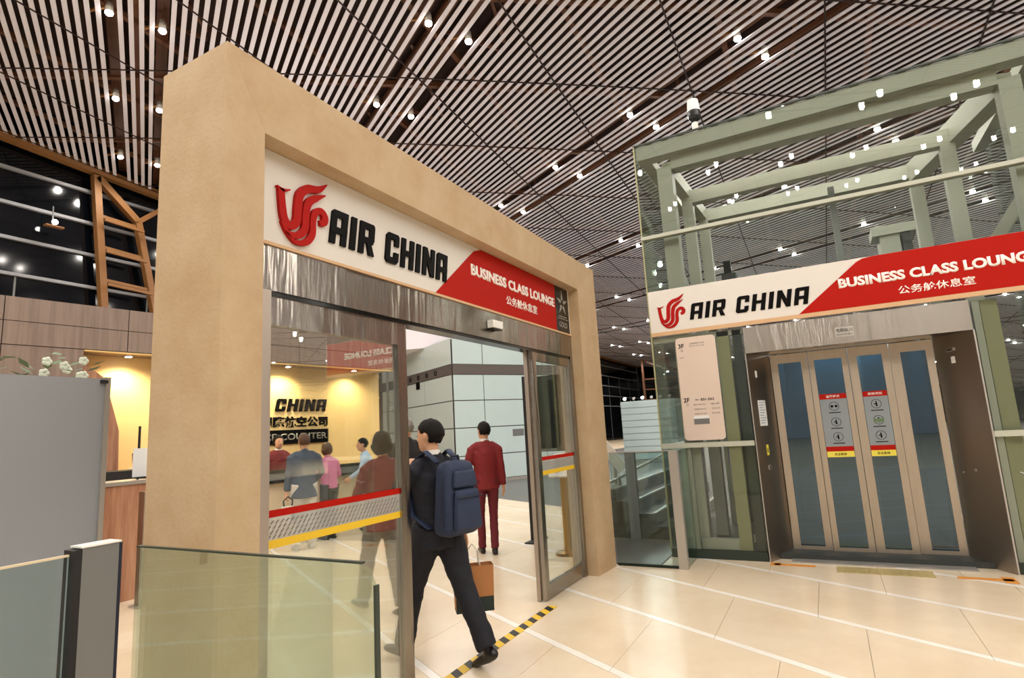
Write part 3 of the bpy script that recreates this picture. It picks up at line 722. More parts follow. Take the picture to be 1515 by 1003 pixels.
# jambs
lj = thing('lift_jambs', 'splayed brushed steel jambs either side of the lift doors', 'jamb', (7.5, -.3, 0))
def jamb(y0, y1, nm):
    mb = MB(); mb.prism([(XF - .035, y0), (7.70, y1), (7.74, y1), (7.74, y0), (XF - .035, y0 + (.002))], 0, 2.351)
    return pbuild(mb, nm, M['steel_j'], lj)
jamb(.745, .535, 'jamb'); jamb(-1.405, -1.13, 'jamb')
pbuild(MB().box((XF - .045, .752, 0), (XF + .02, .742, 2.352)), 'edge_trim', M['alu'], lj)
pbuild(MB().box((XF - .045, -1.402, 0), (XF + .02, -1.416, 2.352)), 'edge_trim', M['alu'], lj)
jd = Vector((7.70 - XF + .035, -.21, 0)).normalized(); jn = Vector((-.21, -(7.70 - XF + .035), 0)).normalized()
def jf(t0): return ((XF - .035, .745, 0), tuple(jd), (0, 0, 1), tuple(jn))
fj = jf(0)
def card(nm, label, x0, x1, z0, z1, m, fr, cat, lines=0):
    o0 = Vector(fr[0]) + Vector(fr[1]) * (x0 + x1) / 2 + Vector((0, 0, z0))
    t = thing(nm, label, cat, o0); pbuild(MB().prism([(x0, z0), (x1, z0), (x1, z1), (x0, z1)], .001, .004, fr), 'sheet', M[m], t)
    mb = MB()
    for i in range(lines):
        z = z1 - (i + 1) * (z1 - z0) / (lines + 1); mb.prism([(x0 + .02, z), (x1 - .02 - (i % 3) * .02, z), (x1 - .02 - (i % 3) * .02, z + .008), (x0 + .02, z + .008)], .004, .005, fr)
    if lines: pbuild(mb, 'print', M['paperb'], t)
    return t
card('notice_sheet', 'white printed notice taped on the left lift jamb', .13, .29, 1.50, 1.80, 'paper', fj, 'notice', 9)
card('wall_plate', 'small white plate near the top of the left lift jamb', .15, .19, 2.07, 2.15, 'white_m', fj, 'plate')
yp = card('call_sticker', 'yellow sticker by the call button on the left lift jamb', .20, .245, 1.16, 1.28, 'yellow_s', fj, 'sticker')
pbuild(MB().prism([(.215, 1.19), (.23, 1.19), (.23, 1.24), (.215, 1.24)], .004, .005, fj), 'print', M['letter'], yp)
cb = thing('call_button', 'steel lift call button under the yellow sticker', 'button', Vector(fj[0]) + jd * .22 + Vector((0, 0, 1.0)))
mb = MB(); p = Vector(fj[0]) + jd * .22 + Vector((0, 0, 1.02)); mb.cyl(p + jn * .001, p + jn * .008, .03); pbuild(mb, 'button_ring', M['alu'], cb)
mb = MB(); mb.cyl(p + jn * .008, p + jn * .011, .018); pbuild(mb, 'button_cap', M['steel'], cb)
kd = Vector((-(7.70 - XF + .035), -.275, 0)).normalized(); kn = Vector((-.275, (7.70 - XF + .035), 0)).normalized()
fk = ((7.70, -1.13, 0), tuple(kd), (0, 0, 1), tuple(kn))
card('wall_plate', 'small white plate near the top of the right lift jamb', .20, .25, 2.05, 2.12, 'white_m', fk, 'plate')
mb_ = thing('jamb_latch', 'small dark latch plate above the white plate on the right lift jamb', 'latch', Vector(fk[0]) + kd * .22 + Vector((0, 0, 2.17)))
pbuild(MB().prism([(.17, 2.17), (.27, 2.18), (.27, 2.21), (.17, 2.20)], .001, .015, fk), 'plate', M['alu'], mb_)
pbuild(MB().prism([(.19, 2.18), (.25, 2.185), (.25, 2.2), (.19, 2.195)], .015, .018, fk), 'slot', M['black'], mb_)
for sx, z, lb in ((.26, .95, 'small steel lock button on the right lift jamb, the larger one'), (.10, .92, 'tiny steel stud on the right lift jamb, left of the lock button')):
    p = Vector(fk[0]) + kd * sx + Vector((0, 0, z)); t = thing('jamb_stud', lb, 'stud', p); mb = MB(); mb.cyl(p + kn * .001, p + kn * .008, .014 if sx > .2 else .008); pbuild(mb, 'stud_head', M['alu'], t)
# lift doors: four panels
XD = 7.70
ld = thing('lift_door', 'four-panel steel lift door with tall dark glass windows', 'lift door', (XD, -.3, 0))
ysd = (.528, .113, -.301, -.710, -1.125)
wins = ((.445, .19), (.05, -.235), (-.39, -.635), (-.815, -1.05))
fd = plane_frame('x', XD)
for i in range(4):
    xo = XD + (.0 if i in (1, 2) else .03)
    a, b = ysd[i] - .003, ysd[i + 1] + .003; w0, w1 = wins[i]
    fr = MB().box((xo, a, .012), (xo + .04, w0, 2.345)).box((xo, w1, .012), (xo + .04, b, 2.345)).box((xo, w0, .012), (xo + .04, w1, .10)).box((xo, w0, 2.235), (xo + .04, w1, 2.345))
    f = pbuild(fr, 'door_panel', M['steel_d'], ld)
    gmb = MB(); gmb.v = []; gmb.box((xo + .008 - XD, w0 + .3, .10), (xo + .016 - XD, w1 + .3, 2.235)); gmb.build('window', M['glassw'], f)
pbuild(MB().box((XD - .42, .53, 0), (XD + .08, -1.12, .011)), 'threshold', M['alu'], ld)
def poster(x0, x1, lb, kind):
    o0 = Vector((XD - .0, -(x0 + x1) / 2, 1.1)); t = thing('door_notice', lb, 'notice', o0); f = plane_frame('x', XD + .004)
    P = lambda pts, a, b, n, m: pbuild(MB().prism(pts, a, b, f), n, M[m], t)
    R = lambda z0, z1: [(x0, z0), (x1, z0), (x1, z1), (x0, z1)]
    P(R(1.22, 1.765), .001, .002, 'film', 'poster'); P(R(1.765, 1.825), .001, .003, 'red_band', 'red'); P(R(1.165, 1.22), .001, .003, 'red_band', 'red'); P(R(1.10, 1.165), .001, .003, 'yellow_band', 'yellow_s')
    c = (x0 + x1) / 2
    reloc(text('title', '乘梯须知' if kind else '温馨提示', f, c - .07, c + .07, 1.78, 1.81, M['whitet'], t, .001, .01, .003), t)
    reloc(text('footer', '安全乘梯', f, c - .06, c + .06, 1.118, 1.148, M['letter'], t, .001, .01, .003), t)
    mb = MB()
    for k, z in enumerate((1.68, 1.50, 1.33)):
        for q in range(20):
            a0, a1 = q * PI / 10, (q + 1) * PI / 10; r0, r1 = .046, .051
            mb.prism([(c + math.cos(a0) * r0, z + math.sin(a0) * r0), (c + math.cos(a0) * r1, z + math.sin(a0) * r1), (c + math.cos(a1) * r1, z + math.sin(a1) * r1), (c + math.cos(a1) * r0, z + math.sin(a1) * r0)], .002, .003, f)
        if k == 0 and not kind: mb.prism([(c - .035, z - .012), (c - .008, z - .012), (c - .008, z + .014), (c - .035, z + .014)], .002, .003, f); mb.prism([(c + .008, z - .012), (c + .035, z - .012), (c + .035, z + .014), (c + .008, z + .014)], .002, .003, f)
        else: mb.prism([(c - .008, z - .028), (c + .012, z - .028), (c + .006, z + .03), (c - .004, z + .03)], .002, .003, f); mb.prism([(c - .022, z - .01), (c, z + .002), (c - .002, z + .012), (c - .024, z)], .002, .003, f)
        mb.prism([(c - .06, z - .078), (c + .06, z - .078), (c + .06, z - .068), (c - .06, z - .068)], .002, .003, f)
    pbuild(mb, 'pictograms', M['letter'], t)
    if kind: P([(c - .05, 1.475), (c + .05, 1.475), (c + .05, 1.515), (c - .05, 1.515)], .003, .004, 'green_label', 'leaf')
    return t
poster(-.045, .230, 'red and yellow bordered notice on the second lift door window from the left', 0)
poster(.395, .63, 'red and yellow bordered notice on the third lift door window, with a green label', 1)
# directory panel
dp = thing('directory_panel', 'pale pink floor directory panel marked 3F and 2F on the lift tower glass', 'sign', (XF - .03, 1.3, 1.37))
fp = plane_frame('x', XF - .03)
r = .045; pts = []
for cx_, cz_, a0 in ((-1.07 - r, 1.37 + r, -PI / 2), (-1.07 - r, 2.63 - r, 0), (-1.545 + r, 2.63 - r, PI / 2), (-1.545 + r, 1.37 + r, PI)):
    for k in range(6): a = a0 + k * PI / 10; pts.append((cx_ + math.cos(a) * r, cz_ + math.sin(a) * r))
pbuild(MB().prism(pts, -.02, 0.0, fp), 'plate', M['panel'], dp)
DT = lambda b, x0, x1, z0, z1, m='letter', bo=0: reloc(text('print', b, fp, x0, x1, z0, z1, M[m], dp, .001, bo, 0.0), dp)
DT('3F', -1.515, -1.445, 2.50, 2.555, 'letter', .02); DT('三层', -1.495, -1.46, 2.455, 2.485, 'grey'); DT('出发', -1.505, -1.455, 2.375, 2.39, 'grey')
DT('公务舱休息室 LOUNGE', -1.38, -1.20, 2.535, 2.56, 'grey'); DT('Business Class Lounge', -1.38, -1.20, 2.505, 2.525, 'grey')
DT('2F', -1.515, -1.445, 1.83, 1.885, 'letter', .02); DT('二层', -1.495, -1.46, 1.785, 1.815, 'grey')
DT('E01-E62', -1.31, -1.155, 1.84, 1.87, 'letter', .02); DT('登机口', -1.375, -1.33, 1.845, 1.865, 'letter')
for k, (a, b) in enumerate((('商店', '电话'), ('餐饮服务', '卫生间'), ('问讯处', '饮水处'))):
    z = 1.785 - k * .055; DT(a + ' SERVICE', -1.40, -1.26, z, z + .022, 'grey'); DT(b, -1.20, -1.10, z, z + .022, 'grey')
pbuild(MB().prism([(-1.415, 1.56), (-1.235, 1.56), (-1.235, 1.625), (-1.415, 1.625)], 0, .002, fp), 'grey_bar', M['post'], dp)
pbuild(MB().prism([(-1.415, 1.628), (-1.235, 1.628), (-1.235, 1.662), (-1.415, 1.662)], 0, .002, fp), 'white_bar', M['paper'], dp)
# tactile strip and orange tape
tc = thing('tactile_strip', 'brass-coloured ribbed tactile strip on the floor before the lift', 'floor strip', (7.1, -.3, 0.001))
pbuild(MB().box((6.95, .10, .001), (7.20, -.73, .004)), 'plate', M['tactile'], tc)
for k in range(12): pbuild(MB().box((6.965, .085 - k * .068, .004), (7.185, .085 - k * .068 - .03, .009)), 'rib', M['tactile'], tc)
o1 = MB((7.15, .6, 0)).box((7.12, .70, .001), (7.20, .30, .003)).box((7.1, .74, .001), (7.24, .64, .003)).build('orange_tape', M['orange']); o1.location = (7.15, .6, 0)
tag(o1, 'orange tape mark on the floor at the left foot of the lift doors', 'tape')
o1 = MB((7.0, -1.1, 0)).box((6.97, -.90, .001), (7.05, -1.32, .003)).box((6.9, -1.24, .001), (7.12, -1.34, .003)).build('orange_tape', M['orange']); o1.location = (7.0, -1.1, 0)
tag(o1, 'orange tape mark on the floor at the right foot of the lift doors', 'tape')
# dome camera on the tower roof
cc_ = thing('security_camera', 'white dome security camera standing on the lift tower roof edge', 'camera', (7.5, 1.05, 5.31))
mb = MB(); mb.cyl((0, 0, 0), (0, 0, .2), .045, .04); mb.cyl((0, 0, 0), (0, 0, .02), .08); mb.build('bracket', M['alu'], cc_)
mb = MB(); mb.cyl((0, 0, .36), (0, 0, .52), .085, .07, 20); mb.build('housing', M['white_m'], cc_, smooth=False)
mb = MB(); mb.cyl((0, 0, .28), (0, 0, .36), .075, .085, 20); mb.ball((0, 0, .27), (.065, .065, .06)); mb.build('dome', M['blackgl'], cc_)
mb = MB(); mb.tube([(0, 0, .18), (.03, 0, .22), (.0, 0, .28)], .02, 8); mb.build('arm', M['alu'], cc_)

# ------------------------------------------------------------------ balustrade between portal and tower, and what is behind it
bb = thing('glass_balustrade', 'dark glass balustrade with pale end post between the portal and the lift tower', 'balustrade', (6.7, 1.9, 0))
B_ = lambda mb, n, m, **k: pbuild(mb, n, m, bb, **k)
B_(MB().box((6.70, 2.335, .0), (6.712, 1.63, 1.28)), 'pane', M['glassn'])
B_(MB().box((6.72, 1.555, 0), (XF - .03, 1.543, 1.28)), 'pane', M['glassn'])
B_(MB().box((6.68, 1.63, 0), (6.75, 1.53, 1.285)), 'end_post', M['alu'])
B_(MB().box((6.698, 2.335, 1.28), (6.714, 1.63, 1.288)), 'polished_edge', M['alu'])
B_(MB().box((6.70, 2.335, 0), (6.72, 1.63, .03)), 'floor_channel', M['darkgreen'])
b4 = thing('glass_balustrade', 'farther glass balustrade with a dark post behind the gap beside the lift tower', 'balustrade', (9.0, 2.6, 0))
pbuild(MB().box((8.2, 1.95, 0), (8.212, 2.95, 1.2)), 'pane', M['glassn'], b4)
for y in (2.55,): pbuild(MB().box((8.16, y - .07, 0), (8.24, y + .07, 1.22)), 'post', M['post'], b4)
pbuild(MB().box((8.19, 1.95, 1.2), (8.222, 2.95, 1.215)), 'polished_edge', M['alu'], b4)
st = thing('stepped_landing', 'dark grey steps with pale edges behind the glass beside the lift tower', 'steps', (8.6, 2.4, 0))
pbuild(MB().box((6.76, 1.86, .001), (8.15, 2.9, .012)), 'landing', M['granite'], st)
for k in range(4):
    pbuild(MB().box((8.3, 2.0 + .28 * k, .001), (12.5, 2.28 + .28 * k, .17 * (k + 1))), 'step', M['granite'], st)
    pbuild(MB().box((8.29, 1.99 + .28 * k, .17 * (k + 1)), (12.5, 2.04 + .28 * k, .17 * (k + 1) + .02)), 'step_edge', M['alu'], st)
hs = thing('handrail', 'sloping pale handrail above the grey steps', 'handrail', (9, 3.1, 0))
mb = MB(); mb.tube([(8.4, 3.1, .7), (10.5, 2.1, 1.3), (12.5, 2.0, 1.35)], .025, 8); pbuild(mb, 'rail', M['alu'], hs)
for a in ((8.8, 2.93, .815), (10.5, 2.1, 1.3), (12.2, 2.0, 1.34)): mb = MB(); mb.cyl((a[0], a[1], 0.0), a, .02); pbuild(mb, 'baluster', M['alu'], hs)
ib = thing('slanted_board', 'slanted white information board behind the glass beside the portal column', 'board', (9.7, 3.3, 0))
mb = MB(); mb.cyl((9.7, 3.3, 0), (9.7, 3.3, 1.05), .03); pbuild(mb, 'stand_pole', M['alu'], ib)
mb = MB(); mb.beam((9.55, 3.44, 1.32), (9.62, 3.12, .86), .20, .02, (1, 0, .3)); pbuild(mb, 'board_face', M['white'], ib)
mb = MB(); mb.cyl((9.7, 3.3, 0), (9.7, 3.3, .02), .16); pbuild(mb, 'base_plate', M['alu'], ib)
ki = thing('slatted_kiosk', 'distant pale blue kiosk of horizontal boards beyond the portal', 'kiosk', (25, 6.9, 0))
for k in range(9): pbuild(MB().box((25, 5.6, .1 + k * .28), (25.06, 8.0, .36 + k * .28)), 'board', M['wallgl'], ki)
pbuild(MB().box((25.06, 5.6, 0), (27, 8.0, 2.62)), 'kiosk_body', M['wallgr'], ki)
for k in range(6):
    t = thing('kiosk_light', 'small spotlight standing on the roof of the distant pale kiosk', 'spotlight', (25.1, 5.8 + k * .4, 2.62), 0, 'spotlights on the kiosk roof')
    mb = MB(); mb.cyl((0, 0, 0), (0, 0, .1), .03); mb.build('stalk', M['black'], t)
    mb = MB(); mb.cyl((-.06, 0, .12), (.05, 0, .15), .06, .04); mb.build('lamp_head', M['bulb' if k in (3, 5) else 'lampw'], t)
# far truss columns
def truss_col(x, y, w, z1, lb, lean=0.0, m='truss_y', rungs=6, z0=0.0, dirx=1.0, diry=0.0):
    t = thing('truss_column', lb, 'truss column', (x, y, z0)); H = z1 - z0
    mb = MB(); mb.beam((0, 0, 0), (0, 0, H), .22, .22); mb.build('chord', M[m], t)
    mb = MB(); mb.beam((w * dirx * 1.15, w * diry * 1.15, 0), (w * dirx * .85, w * diry * .85, H * .76), .2, .2); mb.beam((w * dirx * .85, w * diry * .85, H * .76), (0.05, 0, H - .1), .2, .2); mb.build('chord', M[m], t)
    for k in range(rungs):
        z = H * .78 * (k + .6) / rungs; mb = MB(); mb.beam((.1, 0, z + .15), (w * dirx * .95, w * diry * .95, z), .13, .13); mb.build('rung', M[m], t)
    mb = MB(); mb.beam((w * dirx * .85, w * diry * .85, H * .76), (w * dirx * 1.9, w * diry * 1.9, H * .97), .16, .16); mb.build('brace', M[m], t)
    return t
t = thing('truss_column', 'tan steel truss column before the dark glazing, upper left', 'truss column', (10.0, 21.0, 0))
for pts in (((9.9, 11.2), (10.75, 3.0)), ((9.95, 11.15), (11.35, 9.93)), ((11.35, 9.93), (12.9, 3.2))):
    mb = MB(); mb.beam((pts[0][0], 21.3, pts[0][1]), (pts[1][0], 21.3, pts[1][1]), .24, .22); pbuild(mb, 'chord', M['truss_y'], t)
for a, b, z in ((10.1, 11.4, 9.75), (10.2, 11.55, 8.65), (10.3, 11.8, 7.5), (10.45, 12.1, 6.35), (10.55, 12.3, 5.2)):
    for dz, dy in ((0, 0), (-.22, -.35)): mb = MB(); mb.beam((a, 21.3 + dy, z + .05 + dz), (b, 21.3 + dy, z - .02 + dz), .09, .10); pbuild(mb, 'rung', M['truss_y'], t)
mb = MB(); mb.beam((11.35, 21.3, 9.93), (12.5, 21.3, 11.0), .16, .16); pbuild(mb, 'brace', M['truss_y'], t)
truss_col(30, 21.0, 1.9, 9.9, 'tan truss column along the dark glazing, farther from the camera')
truss_col(62, 17, 5, 8.6, 'far rust-brown truss column seen past the portal, nearer the portal', m='truss', dirx=0, diry=-1)
truss_col(66, 10, 5, 8.0, 'far rust-brown truss column seen past the portal, nearer the lift tower', m='truss', dirx=0, diry=-1)
fl = thing('glazing_floodlight', 'square floodlight glowing in front of the dark upper-left glazing', 'floodlight', (8.75, 21.2, 9.0))
mb = MB(); mb.box((-.25, -.1, -.05), (.25, .1, .0)); mb.build('tray', M['truss_y'], fl)
mb = MB(); mb.ball((0, -.05, .12), (.08, .08, .08)); mb.build('globe', M['bulb'], fl)
mb = MB(); mb.cyl((0, .1, 0), (0, .14, .7), .02); mb.build('arm', M['post'], fl)

# ------------------------------------------------------------------ lounge facade: taupe fascia, amber wall, desk
AW = math.radians(-8); WD = Vector((math.cos(AW), math.sin(AW), 0)); WN = Vector((WD.y, -WD.x, 0))   # WN points to the camera side
WO = Vector((8.0, 9.5, 0))
fw = (tuple(WO), tuple(WD), (0, 0, 1), tuple(WN))
wa = MB(); wa.prism([(-9, 0), (2.45, 0), (2.45, 3.8), (-9, 3.8)], -.2, 0, fw); wall_r = struct(wa.build('wall_reception', M['ywall']))
fas = thing('fascia', 'taupe wood-grain fascia panels above the amber reception wall', 'fascia', WO)
u = -9.0; k = 0; 
while u < 2.4:
    w = min(1.5, 2.45 - u)
    pbuild(MB().prism([(u, 3.48), (u + w - .012, 3.48), (u + w - .012, 3.81), (u, 3.81)], .5, .54, fw), 'fascia_panel', M['taupe'], fas)
    pbuild(MB().prism([(u, 3.15), (u + w - .012, 3.15), (u + w - .012, 3.47), (u, 3.47)], .5, .54, fw), 'fascia_panel', M['taupe'], fas)
    u += 1.5
pbuild(MB().prism([(-9, 3.14), (2.45, 3.14), (2.45, 3.80), (-9, 3.80)], .01, .495, fw), 'fascia_core', M['taupe'], fas)
u = -9.0
while u < -3.7:
    w = min(1.5, -3.56 - u); pbuild(MB().prism([(u, 0), (u + w - .012, 0), (u + w - .012, 3.14), (u, 3.14)], .46, .53, fw), 'wall_panel', M['taupe'], fas); u += 1.5
pbuild(MB().prism([(-3.56, 3.125), (2.44, 3.125), (2.44, 3.14), (-3.56, 3.14)], .42, .53, fw), 'soffit_trim', M['ywall'], fas)
# real cove lamp under the fascia
for uu in (-2.9, -1.6, -0.1, 1.5):
    c = WO + WD * uu + WN * .30
    t = thing('cove_downlight', 'recessed warm downlight under the taupe fascia washing the amber wall', 'downlight', (c.x, c.y, 3.105), 0, 'downlights over the amber wall')
    mb = MB(); mb.cyl((0, 0, 0), (0, 0, .03), .06, .07); mb.build('trim_ring', M['alu'], t)
    mb = MB(); mb.cyl((0, 0, -.004), (0, 0, 0), .045); mb.build('lens', M['bulb'], t)
    l = bpy.data.lights.new('cove_light', 'SPOT'); l.energy = 110; l.spot_size = 2.6; l.spot_blend = .8; l.color = (1, .82, .50); l.shadow_soft_size = .06
    lo = bpy.data.objects.new('cove_light', l); COL.objects.link(lo); lo.location = (c.x, c.y, 3.07)
# wall lettering
wt = thing('wall_lettering', 'black airline name in Latin and Chinese letters on the amber wall', 'lettering', WO)
lettering('AIR CHINA', fw, -1.0, 1.0, 2.25, 2.50, M['letter'], wt, .03, .2)
reloc(text('chinese_name', '中國國際航空公司', fw, -1.0, 1.02, 1.93, 2.15, M['letter'], wt, .02, .03, .0), wt)
bs = thing('counter_board', 'black board with grey letters on the amber wall above the reception', 'sign', WO + WD * .1)
pbuild(MB().prism([(-2.0, 1.60), (1.02, 1.60), (1.02, 1.88), (-2.0, 1.88)], 0, .04, fw), 'board', M['blackgl'], bs)
reloc(text('board_text', 'SERVICE COUNTER', fw, -1.0, .98, 1.68, 1.81, M['silverl'], bs, .004, .01, .04), bs)
# reception desk
dk = thing('reception_desk', 'long cream reception desk with black counter top before the amber wall', 'desk', (6.8, 8.2, 0))
DP = lambda a, b, n, m: pbuild(MB().prism([(a[0], a[2]), (b[0], a[2]), (b[0], b[2]), (a[0], b[2])], a[1], b[1], fw), n, M[m], dk)
DP((-1.9, 1.0, 0), (1.0, 1.6, .98), 'desk_front', 'cream'); DP((-1.95, .95, .98), (1.05, 1.7, 1.03), 'counter_top', 'blackgl'); DP((-1.95, 1.55, 1.03), (1.05, 1.7, 1.14), 'upstand', 'post'); DP((-1.95, 1.5, 1.14), (1.05, 1.72, 1.19), 'ledge', 'blackgl')
DP((1.05, 1.0, 0), (1.5, 1.5, .95), 'side_cabinet', 'orangew')
d2 = thing('side_counter', 'orange wood counter with black top seen left of the portal column', 'counter', WO + WD * -3.2)
DP2 = lambda a, b, n, m: pbuild(MB().prism([(a[0], a[2]), (b[0], a[2]), (b[0], b[2]), (a[0], b[2])], a[1], b[1], fw), n, M[m], d2)
DP2((-3.55, .6, 0), (-2.0, 1.2, .92), 'counter_body', 'orangew'); DP2((-3.6, .55, .92), (-1.98, 1.3, .98), 'plinth_band', 'black'); DP2((-3.6, .6, .98), (-1.98, 1.2, 1.16), 'paper_stack', 'paper'); DP2((-3.6, .55, 1.16), (-1.98, 1.3, 1.36), 'counter_top', 'black')
wc = thing('wood_cabinet', 'glossy wood-veneered cabinet beside the grey board', 'cabinet', (3.3, 6.9, 0))
pbuild(MB().box((2.9, 7.0, 0), (4.07, 7.5, 1.25)), 'cabinet_body', M['wood'], wc)
pbuild(MB().box((2.88, 6.98, 1.25), (4.09, 7.52, 1.29)), 'cabinet_top', M['alu'], wc)
pbuild(MB().box((3.5, 6.985, .06), (3.52, 7.0, 1.22)), 'door_gap', M['black'], wc)
pt_ = thing('wood_partition', 'tall reddish wood veneer partition between the grey board and the amber wall', 'partition', (4.0, 9, 0))
pbuild(MB().prism([(-3.52, 0), (-2.93, 0), (-2.98, 1.95), (-3.2, 2.75), (-3.52, 3.0)], .06, .3, fw), 'veneer_panel', M['wood'], pt_)
sp = thing('card_stand', 'thin dark card stand with a white sheet on the wood cabinet', 'stand', (3.98, 7.2, 1.29))
mb = MB(); mb.box((-.01, -.01, 0), (.01, .01, .62)); mb.build('pole', M['black'], sp); mb = MB(); mb.box((-.07, -.02, .03), (.09, -.012, .36)); mb.build('sheet', M['paper'], sp)
rl = thing('steel_rail', 'brushed steel rail post in front of the wood cabinet', 'post', (3.75, 6.6, 0))
mb = MB(); mb.box((-.05, -.05, 0), (.05, .05, 1.18)); mb.build('post_body', M['steel_j'], rl); mb = MB(); mb.box((-.09, -.09, 0), (.09, .09, .02)); mb.build('base_plate', M['alu'], rl)

# ------------------------------------------------------------------ glazed service block inside
BC = Vector((15.55, 10.55, 0)); b1d = Vector((S.x, S.y, 0)); b2d = Vector((S.y, -S.x, 0))
f_l = (tuple(BC), tuple(b1d), (0, 0, 1), tuple(-b2d))   # left face: right = ... faces -b2d
f_r = (tuple(BC), tuple(b2d), (0, 0, 1), tuple(-b1d))
blk = thing('service_block', 'block clad in pale blue back-painted glass with a dark band inside the lounge', 'building', BC)
blk_h = 4.76
core = MB(); core.prism([(BC.x + .03, BC.y + .0), (BC.x + b2d.x * 4.9, BC.y + b2d.y * 4.9), (BC.x + b2d.x * 4.9 + b1d.x * 7, BC.y + b2d.y * 4.9 + b1d.y * 7), (BC.x + b1d.x * 7, BC.y + b1d.y * 7)], 0, blk_h - .03)
pbuild(core, 'block_core', M['band'], blk)
up = MB(); a = BC + b1d * 1.6 + b2d * .5
up.prism([(a.x, a.y), (a.x + b2d.x * 6, a.y + b2d.y * 6), (a.x + b2d.x * 6 + b1d.x * .3, a.y + b2d.y * 6 + b1d.y * .3), (a.x - b2d.x * 3 + b1d.x * 3, a.y - b2d.y * 3 + b1d.y * 3)], blk_h - .02, 6.6)
pbuild(up, 'ceiling_standin', M['slat'], blk)  # added pale wall standing in for the far slatted ceiling
rows = [(0.1, .89), (.905, 1.79), (1.805, 2.68), (2.695, 3.54), (3.89, blk_h)]
def tiles(fr, cuts, m, off):
    for i in range(len(cuts) - 1):
        for (z0, z1) in rows:
            pbuild(MB().prism([(cuts[i] + .014, z0 + .008), (cuts[i + 1] - .014, z0 + .008), (cuts[i + 1] - .014, z1 - .008), (cuts[i] + .014, z1 - .008)], off, off + .02, fr), 'glass_panel', M[m], blk)
    pbuild(MB().prism([(cuts[0], 3.55), (cuts[-1], 3.55), (cuts[-1], 3.88), (cuts[0], 3.88)], off, off + .03, fr), 'band', M['band'], blk)
tiles(f_r, [0.02, 1.15, 3.6, 4.4, 4.9], 'wallgl', .0)
# left face runs away along +S
def left_tiles():
    cuts = [0.02, 2.2, 4.4, 6.6]
    fr = (tuple(BC), tuple(b1d), (0, 0, 1), tuple(-b2d)); tiles(fr, cuts, 'wallgr', .0)
left_tiles()
mb = MB()
for k in range(4):
    u0 = 1.2 + k * .75
    for q in range(12):
        a0, a1 = q * PI / 6, (q + 1) * PI / 6
        mb.prism([(u0 + math.cos(a0) * .09, 3.72 + math.sin(a0) * .09), (u0 + math.cos(a0) * .07, 3.72 + math.sin(a0) * .07), (u0 + math.cos(a1) * .07, 3.72 + math.sin(a1) * .07), (u0 + math.cos(a1) * .09, 3.72 + math.sin(a1) * .09)], .03, .05, f_l)
    mb.box
pbuild(mb, 'ring_symbol', M['letter'], blk)
for u0 in (2.6, 3.9): pbuild(MB().prism([(u0, 3.3), (u0 + .3, 3.3), (u0 + .3, 3.56), (u0, 3.56)], .03, .05, f_l), 'bracket_plate', M['letter'], blk)
for u0 in (3.45, 3.75): mb = MB(); c = BC + b2d * u0 - b1d * .03 + Vector((0, 0, 1.18)); mb.cyl(c, c - b1d * .03, .06); pbuild(mb, 'door_knob', M['black'], blk)
pbuild(MB().prism([(2.2, 1.45), (2.65, 1.45), (2.65, 1.68), (2.2, 1.68)], .02, .03, f_r), 'small_plate', M['post'], blk)
pbuild(MB().prism([(0, 0), (4.9, 0), (4.9, .09), (0, .09)], .0, .03, f_r), 'skirting', M['alu'], blk)

# ------------------------------------------------------------------ stands inside the door
ds = thing('display_stand', 'tall black display stand with dark screen and flat foot inside the doorway', 'stand', (7.85, 3.6, 0))
D_ = lambda mb, n, m, **k: pbuild(mb, n, m, ds, **k)
D_(MB().box((7.82, 3.93, .015), (7.90, 4.03, 2.42)), 'leg', M['black']); D_(MB().box((7.82, 3.05, .015), (7.89, 3.10, 2.42)), 'leg', M['black'])
D_(MB().box((7.60, 3.88, 0), (8.1, 4.02, .02)), 'foot', M['black']); D_(MB().box((7.60, 3.0, 0), (8.1, 3.14, .02)), 'foot', M['black'])
D_(MB().box((7.83, 3.10, 1.28), (7.88, 3.93, 2.40)), 'screen', M['blackgl'])
fs_ = plane_frame('x', 7.83)
reloc(text('screen_text', '休\n息\n室', fs_, -3.36, -3.28, 1.75, 2.05, M['gold'], ds, .001, 0, .001), ds)
ss = thing('sign_stand', 'brass floor stand with a slanted white sign panel behind the right glass', 'stand', (7.12, 3.13, 0))
mb = MB(); mb.cyl((0, 0, 0), (0, 0, .03), .17, .165, 24); mb.cyl((0, 0, .03), (0, 0, .05), .12, .05, 24); mb.build('base', M['brass'], ss)
mb = MB(); mb.cyl((0, 0, .05), (0, 0, 1.0), .055, .055, 18); mb.build('pole', M['brass'], ss)
mb = MB(); mb.beam((-.10, 0, .98), (.14, 0, 1.27), .34, .03, (0, 0, 1)); mb.build('sign_plate', M['white'], ss)
mb = MB(); mb.beam((-.07, .08, 1.036), (.10, .08, 1.242), .08, .004); mb.beam((-.02, -.04, 1.096), (.10, -.04, 1.242), .1, .004)
mb.v = [(x - .013, y, z + .012) for x, y, z in mb.v]; mb.build('print', M['grey'], ss)

